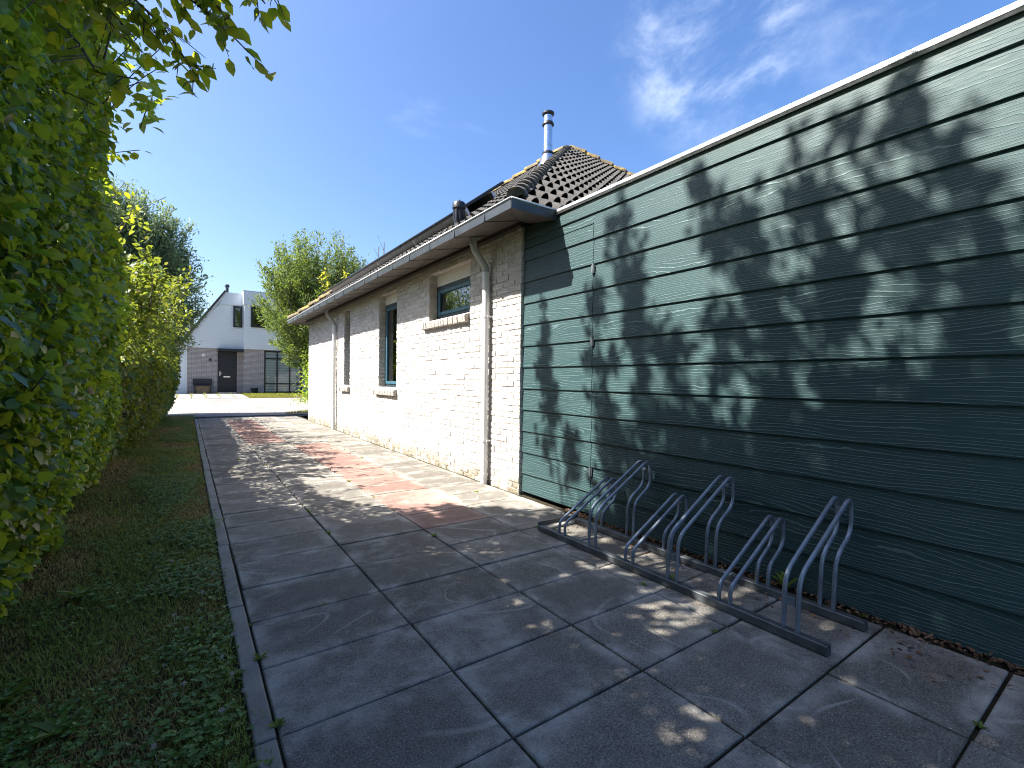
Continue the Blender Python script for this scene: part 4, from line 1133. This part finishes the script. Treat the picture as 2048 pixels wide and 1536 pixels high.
l0 = np_mesh('fallen_leaf', V, F, M_DEAD, None, {'tint': np.repeat([.2, .4, .3], 8)}, smooth=True)
for i, (fx, fy, s) in enumerate(dl):
    o = l0 if i == 0 else l0.copy()
    if i: COLL.objects.link(o)
    o.location = (fx, fy, .001); o.scale = (s / .03 * .75,) * 3; o.rotation_euler = (0, 0, rng.uniform(0, 6))
    tag(o, 'curled brown fallen leaf lying on the sunlit paving', 'leaf', 'fallen leaves on the paving')

# ================================================================== STREET SIDE: LAWNS
x = rng.uniform(2.25, 12, 16000); y = rng.uniform(24.8, 29.85, 16000)
lw = blades('far_lawn', x, y, .05 + .06 * rng.random(len(x)), .014 + 0 * x, np.clip(rng.random(len(x)) * .75 + .3 * (fbm(x, y, 71) - .3), 0, 1), M_LAWN, flat=.5)
tag(lw, 'sunlit yellow-green lawn in front of the white far house', 'lawn', kind='stuff')
x = rng.uniform(2.3, 6, 3000); y = rng.uniform(15.75, 17.2, 3000); k = (y - 15.7) < (x - 2.0) * 1.2; x, y = x[k], y[k]
vg = blades('verge_grass', x, y, .05 + .05 * rng.random(len(x)), .010 + 0 * x, rng.random(len(x)), M_LAWN, flat=.5)
tag(vg, 'small patch of dry grass at the far corner of the brick house', 'grass', kind='stuff')
x = rng.uniform(-3, 2.2, 500); col_ = rng.choice([-.6, -.05, .5, 1.05, 1.6, 2.15], 500); x = col_ + rng.normal(0, .03, 500); y = rng.uniform(24.8, 29.4, 500)
wg = blades('joint_grass', x, y, .03 + .10 * rng.random(500) ** 2, .014 + 0 * x, rng.random(500), M_LAWN, flat=.4)
tag(wg, 'thin grass tufts in the joints of the far front path', 'grass', kind='stuff')
V_, F_, R_ = [], [], None

# ================================================================== FAR HOUSE
def far_brick_mat():
    q = Mat('far_brick', 0.9, 0.2); p = q.geo()
    sp = q.n('ShaderNodeSeparateXYZ', {0: p}); vec = q.n('ShaderNodeCombineXYZ', {0: q.math('ADD', sp.outputs[0], sp.outputs[1]), 1: sp.outputs[2]}).outputs[0]
    b = q.n('ShaderNodeTexBrick', {'Vector': vec, 'Color1': (0.40, 0.36, 0.35, 1), 'Color2': (0.50, 0.46, 0.45, 1), 'Mortar': (0.15, 0.13, 0.125, 1), 'Scale': 1.0, 'Mortar Size': 0.011, 'Mortar Smooth': 0.2,
                                  'Brick Width': 0.222, 'Row Height': 0.0667})
    q.color(q.mix(q.mr(q.noise(p, 3, 5), .3, .7, 0, .25), b.outputs[0], (0.3, 0.26, 0.24)))
    q.normal(q.bump(b.outputs['Fac'], -0.6, 0.01)); return q.m
M_FBRICK = far_brick_mat()
def siding_mat():
    q = Mat('white_siding', 0.55, 0.4); p = q.geo(); z = q.n('ShaderNodeSeparateXYZ', {0: p}).outputs[2]
    fr = q.math('FRACT', q.math('DIVIDE', z, 0.152))
    ln = q.mr(fr, 0.0, 0.07, 1.0, 0.0)
    q.color(q.mix(q.math('MULTIPLY', ln, .55), (0.66, 0.70, 0.72), (0.36, 0.39, 0.41))); q.normal(q.bump(fr, 0.6, 0.012)); return q.m
M_SIDING = siding_mat()
M_FASCIA = plain('white_fascia', (0.60, 0.64, 0.68), 0.5, var=0.04)
def vertboard_mat():
    q = Mat('white_vertical_boards', 0.5, 0.4); p = q.geo(); x = q.n('ShaderNodeSeparateXYZ', {0: p}).outputs[0]
    fr = q.math('FRACT', q.math('DIVIDE', x, 0.11))
    q.color(q.mix(q.math('MULTIPLY', q.mr(fr, 0, .08, 1, 0), .5), (0.72, 0.76, 0.78), (0.4, 0.43, 0.45))); return q.m
M_VBOARD = vertboard_mat()
def blind_mat():
    q = Mat('striped_blind', 0.8, 0.2); p = q.geo(); sp = q.n('ShaderNodeSeparateXYZ', {0: p}); z = sp.outputs[2]
    fr = q.math('FRACT', q.math('DIVIDE', z, 0.15))
    c = q.mix(q.mr(q.math('ABSOLUTE', q.math('SUBTRACT', fr, .5)), .2, .26), (0.78, 0.84, 0.86), (0.48, 0.58, 0.62))
    vo = q.n('ShaderNodeTexVoronoi', {'Vector': q.mapping(p, (1, 0, 1)), 'Scale': 9.0}, feature='DISTANCE_TO_EDGE').outputs['Distance']
    orn = q.math('MULTIPLY', q.mr(vo, .02, .09, 1, 0), q.math('MULTIPLY', q.math('LESS_THAN', z, 1.25), q.math('GREATER_THAN', z, 0.8)))
    q.color(q.mix(orn, c, (0.72, 0.74, 0.74))); return q.m
M_BLIND = blind_mat()
FYW = 30.0; ZF = 0.215
fh = thing('white_house', 'two storey house of white siding over grey brick with a long sloping roof', 'house', (1, 33, ZF))
zs_ = 2.655
q = MB(); q.box(-.22, 1.14, FYW, 38, ZF - .3, zs_); q.box(2.05, 2.33, FYW + .02, 38, ZF - .3, zs_ - .01); q.box(1.14, 2.05, FYW + .12, 38, 2.5, zs_ - .012)
q.box(2.33, 3.34, FYW - .42, 38, ZF - .3, zs_); q.box(5.32, 12, FYW - .42, 38, ZF - .3, zs_); q.box(3.34, 5.32, FYW - .30, 38, ZF - .3, ZF + .02)
q.box(1.14, 2.05, FYW + .25, 38, ZF - .3, 2.495)
fwall = q.build('wall', M_FBRICK, fh)
# upper gable: siding front, roof slope on the left
q = MB()
q.prism([(-.30, 0, zs_ + .004), (2.33, 0, zs_ + .004), (2.33, 0, 5.06), (1.20, 0, 5.06), (-.30, 0, 2.98)], (0, FYW - .06, 0), (0, 8, 0)); q.build('siding', M_SIDING, fh)
q = MB(); q.prism([(1.19, 0, 5.064), (2.33, 0, 5.064), (2.33, 0, 5.74), (1.60, 0, 5.74)], (0, FYW - .10, 0), (0, 8, 0))
q.prism([(-.42, 0, 2.80), (-.28, 0, 2.80), (1.60, 0, 5.735), (1.46, 0, 5.735)], (0, FYW - .12, 0), (0, .1, 0))
q.build('fascia', M_FASCIA, fh)
q = MB(); q.prism([(-.60, 0, 2.83), (-.47, 0, 2.78), (1.50, 0, 5.76), (1.44, 0, 5.83)], (0, FYW - .22, 0), (0, 8.2, 0)); q.build('roof', M_TILE, fh)
q = MB(); q.box(2.335, 12, FYW - .5, 38, zs_ + .004, 5.09); q.build('bay_siding', M_SIDING, fh)
q = MB(); q.box(2.29, 12.04, FYW - .56, 38.1, 5.094, 5.84); q.build('bay_fascia', M_FASCIA, fh)
q = MB(); q.box(2.27, 12.05, FYW - .58, 38.1, 5.843, 5.87); q.build('roof_edge', M_ALU, fh)
def far_window(name, x0, x1, z0, z1, yf, mull=(), trans=(), blind=None, sw=.07):
    f = MB(); y0, y1 = yf - .035, yf + .03
    f.box(x0, x1, y0, y1, z1 - sw, z1); f.box(x0, x1, y0, y1, z0, z0 + sw); f.box(x0, x0 + sw, y0, y1, z0 + sw, z1 - sw); f.box(x1 - sw, x1, y0, y1, z0 + sw, z1 - sw)
    for mx in mull: f.box(mx - .035, mx + .035, y0, y1, z0 + sw, z1 - sw)
    for tz in trans:
        e = [x0 + sw] + [v for mx in mull for v in (mx - .035, mx + .035)] + [x1 - sw]
        for a, b in zip(e[::2], e[1::2]): f.box(a, b, y0 + .002, y1, tz - .035, tz + .035)
    w = f.build('window', M_ANTH, fh)
    p = MB(); p.box(x0 + sw, x1 - sw, yf - .008, yf - .003, z0 + sw, z1 - sw); p.build('pane', M_GLASS2 if blind else M_GLASS, w)
    b = MB(); b.box(x0 + .02, x1 - .02, yf + .031, yf + .036, z0 + .02, z1 - .02); b.build('blind' if blind else 'dark_interior', blind or M_ROOM, w)
    return w
far_window('window', 1.85, 2.28, 3.86, 5.02, FYW - .10, sw=.09)
far_window('window', 2.66, 3.6, 3.88, 5.06, FYW - .54, sw=.10)
far_window('window', 3.345, 5.315, ZF + .03, 2.62, FYW - .36, (4.01, 4.67), (.76, 2.18), M_BLIND)
# porch lintel + door
q = MB(); q.box(1.14, 2.34, FYW - .45, FYW + .1, 2.50, 2.645); q.build('porch_canopy', M_ANTH, fh)
q = MB(); q.box(1.165, 2.035, FYW + .10, FYW + .16, ZF + .05, 2.48); dr_ = q.build('door', M_ANTH, fh, bevel=.004)
q = MB(); q.box(1.17, 2.03, FYW + .06, FYW + .14, ZF - .05, ZF + .045); q.build('threshold', M_CHROME, dr_)
q = MB(); q.box(1.235, 1.275, FYW + .075, FYW + .10, 1.18, 1.42); q.tube([(1.255, FYW + .08, 1.30), (1.255, FYW + .03, 1.30), (1.36, FYW + .03, 1.30)], .012, 8); q.build('handle', M_CHROME, dr_)
q = MB(); q.box(1.42, 1.74, FYW + .085, FYW + .10, 1.09, 1.155); q.build('letter_slot', M_CHROME, dr_)
q = MB(); q.tube([(1.58 + .085 * math.cos(t), FYW + .095, 1.78 + .085 * math.sin(t)) for t in np.linspace(0, 6.28, 25)], .008, 6); q.build('ring_emblem', M_DARKPLASTIC, dr_)
q = MB(); q.tube([(.80, FYW - .06, 2.03 - .06), (.80, FYW - .06, 2.03 + .05)], .05, 12); q.box(.74, .86, FYW - .012, FYW - .001, 1.97, 2.09); q.build('wall_lamp', M_ANTH, fh)
q = MB(); q.box(.42, .56, FYW - .02, FYW - .001, 2.20, 2.34); q.build('house_plate', M_WHITE, fh, bevel=.003)
q = MB(); q.box(1.03, 1.08, FYW - .02, FYW - .001, 1.93, 2.03); q.build('doorbell', M_RAIL, fh)
# white garage on the left
q = MB(); q.box(-6, -.225, FYW + .06, 36, ZF - .3, 2.66); q.build('garage', M_VBOARD, fh)
q = MB(); q.box(-6.1, -.3, FYW - .05, 36, 2.665, 2.90); q.build('garage_fascia', M_FASCIA, fh)
q = MB(); q.tube([(1.62, 31.0, 5.5), (1.62, 31.0, 6.20)], .075, 14); q.tube([(1.62, 31.0, 6.16), (1.62, 31.0, 6.20), (1.62, 31.0, 6.25), (1.62, 31.0, 6.34)], [.08, .12, .12, .09], 14); q.build('flue_pipe', M_DARKPLASTIC, fh, auto=True)

bench = thing('bench', 'dark garden bench with wooden front standing against the far house brick wall', 'bench', (.46, 29.75, ZF))
q = MB(); q.box(.03, .90, 29.52, 29.90, ZF + .42, ZF + .47); q.build('seat', M_ANTH, bench, bevel=.005)
q = MB(); q.box(.03, .90, 29.90, 29.94, ZF + .47, ZF + .79); q.build('backrest', M_ANTH, bench, bevel=.005)
M_WOOD = plain('weathered_wood', (0.22, 0.15, 0.09), 0.8, var=0.3, scale=9)
for x0 in (.09, .78):
    q = MB(); q.box(x0, x0 + .06, 29.54, 29.88, ZF - .02, ZF + .42); q.build('leg', M_ANTH, bench)
q = MB(); q.box(.15, .78, 29.60, 29.63, ZF + .0, ZF + .40); q.build('front_panel', M_WOOD, bench)
pl = thing('planter', 'small black tapered planter pot on the far house lawn edge', 'planter', (2.86, 29.3, ZF))
q = MB(); q.tube([(2.84, 29.3, ZF - .02), (2.84, 29.3, ZF + .26), (2.84, 29.3, ZF + .30)], [.15, .19, .20], 16); q.build('pot', M_DARKPLASTIC, pl, auto=True)
q = MB(); q.tube([(2.84, 29.3, ZF + .301), (2.84, 29.3, ZF + .305)], .17, 16); q.build('soil', M_SOIL, pl)

# ================================================================== TREES
def willow(name, label, base, trunk_h, center, rad, n_shoot, leaf_n, size, mat, lean_up=.9, parts_leaf='crown', width=.32):
    t = thing(name, label, 'tree', base)
    bx, by, bz = base; c = np.array(center); rad = np.array(rad)
    segs = [([Vector((bx, by, bz - .1)), Vector((bx + .05, by, bz + trunk_h * .5)), Vector((bx, by, bz + trunk_h))], [.22, .18, .15])]
    head = np.array((bx, by, bz + trunk_h))
    P, D, N_ = [], [], []
    for i in range(n_shoot):
        d = rnd_unit(1)[0]; tip = c + d * rad * rng.uniform(.55, 1.08)
        d2 = tip - head; mid = head + d2 * .5 + np.array([0, 0, .25 * abs(d2[2]) * .2]) + rng.normal(0, .18, 3)
        ts = np.linspace(0, 1, 8)[:, None]; path = head * (1 - ts) ** 2 + mid * 2 * ts * (1 - ts) + tip * ts ** 2
        if i % 3 == 0: segs.append(([Vector(p) for p in path], list(np.linspace(.045, .006, 8))))
        # leafy twig cluster around the outer part
        m_ = leaf_n; u_ = .45 + .55 * rng.random(m_) ** .7
        q = head * ((1 - u_) ** 2)[:, None] + mid * (2 * u_ * (1 - u_))[:, None] + tip * (u_ ** 2)[:, None]
        q += rng.normal(0, .16, (m_, 3)) * (.5 + .7 * (1 - u_))[:, None]
        ax = (tip - mid) / np.linalg.norm(tip - mid)
        P.append(q); D.append(rnd_unit(m_) * .7 + ax * .6 + np.array([0, 0, .15])); N_.append(rnd_unit(m_) + np.array([0, 0, .4]))
    P, D, N_ = map(np.concatenate, (P, D, N_))
    leaves(parts_leaf, P, D, N_, size * np.clip(rng.normal(1, .3, len(P)), .4, 1.7), mat, t, width, None, True)
    stems('trunk', segs[:1], t); stems('branches', segs[1:], t)
    return t
willow('willow_tree', 'tall blue-green feathery tree rising behind the hedge left of the white house', (-1.75, 17.2, .0), 1.5, (-1.72, 17.1, 3.95), (2.0, .85, 2.65), 640, 220, .10, M_WILLOW)
willow('leafy_tree', 'bushy light green tree in front of the white house behind the brick house corner', (4.7, 22.3, .05), 1.5, (4.65, 22.3, 4.6), (2.6, 1.9, 3.2), 560, 150, .13, M_WILLOW2)
willow('garden_tree', 'round green tree beyond the hedge mirrored in the small high window', (-9.0, 25.5, 0), 2.0, (-9.0, 25.5, 5.0), (3.0, 2.6, 3.4), 170, 90, .17, M_WILLOW2)
# low ivy-like bush at the far corner of the brick house
bush = thing('corner_bush', 'dark leafy bush climbing beside the far corner of the brick house', 'bush', (4.3, 21.0, 0))
n = 2600; hgt = rng.random(n); P = np.stack([4.25 + rng.normal(0, .33, n) * (1.1 - .5 * hgt), 21 + rng.normal(0, .3, n), .05 + 2.5 * hgt], 1)
leaves('foliage', P, rnd_unit(n) + np.array([0, 0, -.3]), rnd_unit(n) + np.array([0, -.4, .5]), .11, M_HEDGE, bush, .6, None, True)
q = MB(); q.tube([(4.3, 21, -.05), (4.28, 21, 1.2), (4.3, 21, 2.4)], [.05, .04, .02], 8); q.build('stem', M_BARK, bush)
# golden-leaved shoots behind the roof
gold = thing('golden_tree', 'slender tree with bright yellow leaves behind the brick house roof', 'tree', (4.3, 15.6, 0))
ends = [(3.35, 15.6, 4.55), (3.15, 15.5, 4.25), (3.95, 15.7, 4.65), (4.3, 15.8, 3.9), (4.5, 15.6, 4.1), (3.2, 15.4, 3.55), (2.95, 15.3, 3.3), (3.6, 15.5, 3.35), (4.0, 15.6, 3.6), (3.7, 15.6, 4.0)]
st = [(4.1, 15.6, 2.6)] * len(ends)
P, D, N_, segs = shoots(st, ends, 95, .07, .2, .06)
leaves('crown', P, D, N_, .085 * np.clip(rng.normal(1, .2, len(P)), .5, 1.5), M_GOLD, gold, .5)
segs.append(([Vector((4.3, 15.6, -.1)), Vector((4.2, 15.6, 1.3)), Vector((4.1, 15.6, 2.6))], [.04, .035, .025]))
stems('trunk', segs, gold)
# bare twigs of a dead tree above the roof
dead = thing('bare_tree', 'thin leafless dead treetop poking above the tiled roof line', 'tree', (6.78, 20, 0))
segs = [([Vector((6.8, 20, -.1)), Vector((6.8, 20, 3.5)), Vector((6.78, 20, 5.9)), Vector((6.80, 20, 7.05))], [.10, .07, .03, .018]),
        ([Vector((6.6, 20, 4.5)), Vector((6.56, 20, 5.8)), Vector((6.55, 20, 6.85))], [.03, .02, .010]), ([Vector((6.8, 20, 3.6)), Vector((6.6, 20, 4.5))], [.04, .03])]
for (a, b) in (((6.79, 20, 6.7), (6.55, 20, 7.2)), ((6.55, 20, 6.4), (6.33, 20, 6.75)), ((6.55, 20, 6.2), (6.36, 20, 6.35)), ((6.79, 20, 6.3), (6.93, 20, 6.5)), ((6.55, 20, 6.6), (6.62, 20, 6.9)), ((6.55, 20, 7.2), (6.5, 20, 7.35))):
    segs.append(([Vector(a), Vector(b)], [.008, .004]))
stems('trunk', segs[:1], dead); stems('branches', segs[1:], dead)
# leaning bare trunk left of the far roof
lt_ = thing('leaning_trunk', 'bare leaning tree trunk beside the white house roof slope', 'tree', (.2, 33.5, ZF))
stems('trunk', [([Vector((.2, 36, 1.5)), Vector((.05, 36, 3.4)), Vector((-.05, 36, 4.6))], [.14, .12, .09])], lt_)
q = MB(); q.tube([(.2, 36, 0.0), (.2, 36, 1.5)], [.16, .14], 10); q.build('trunk_base', M_BARK, lt_)
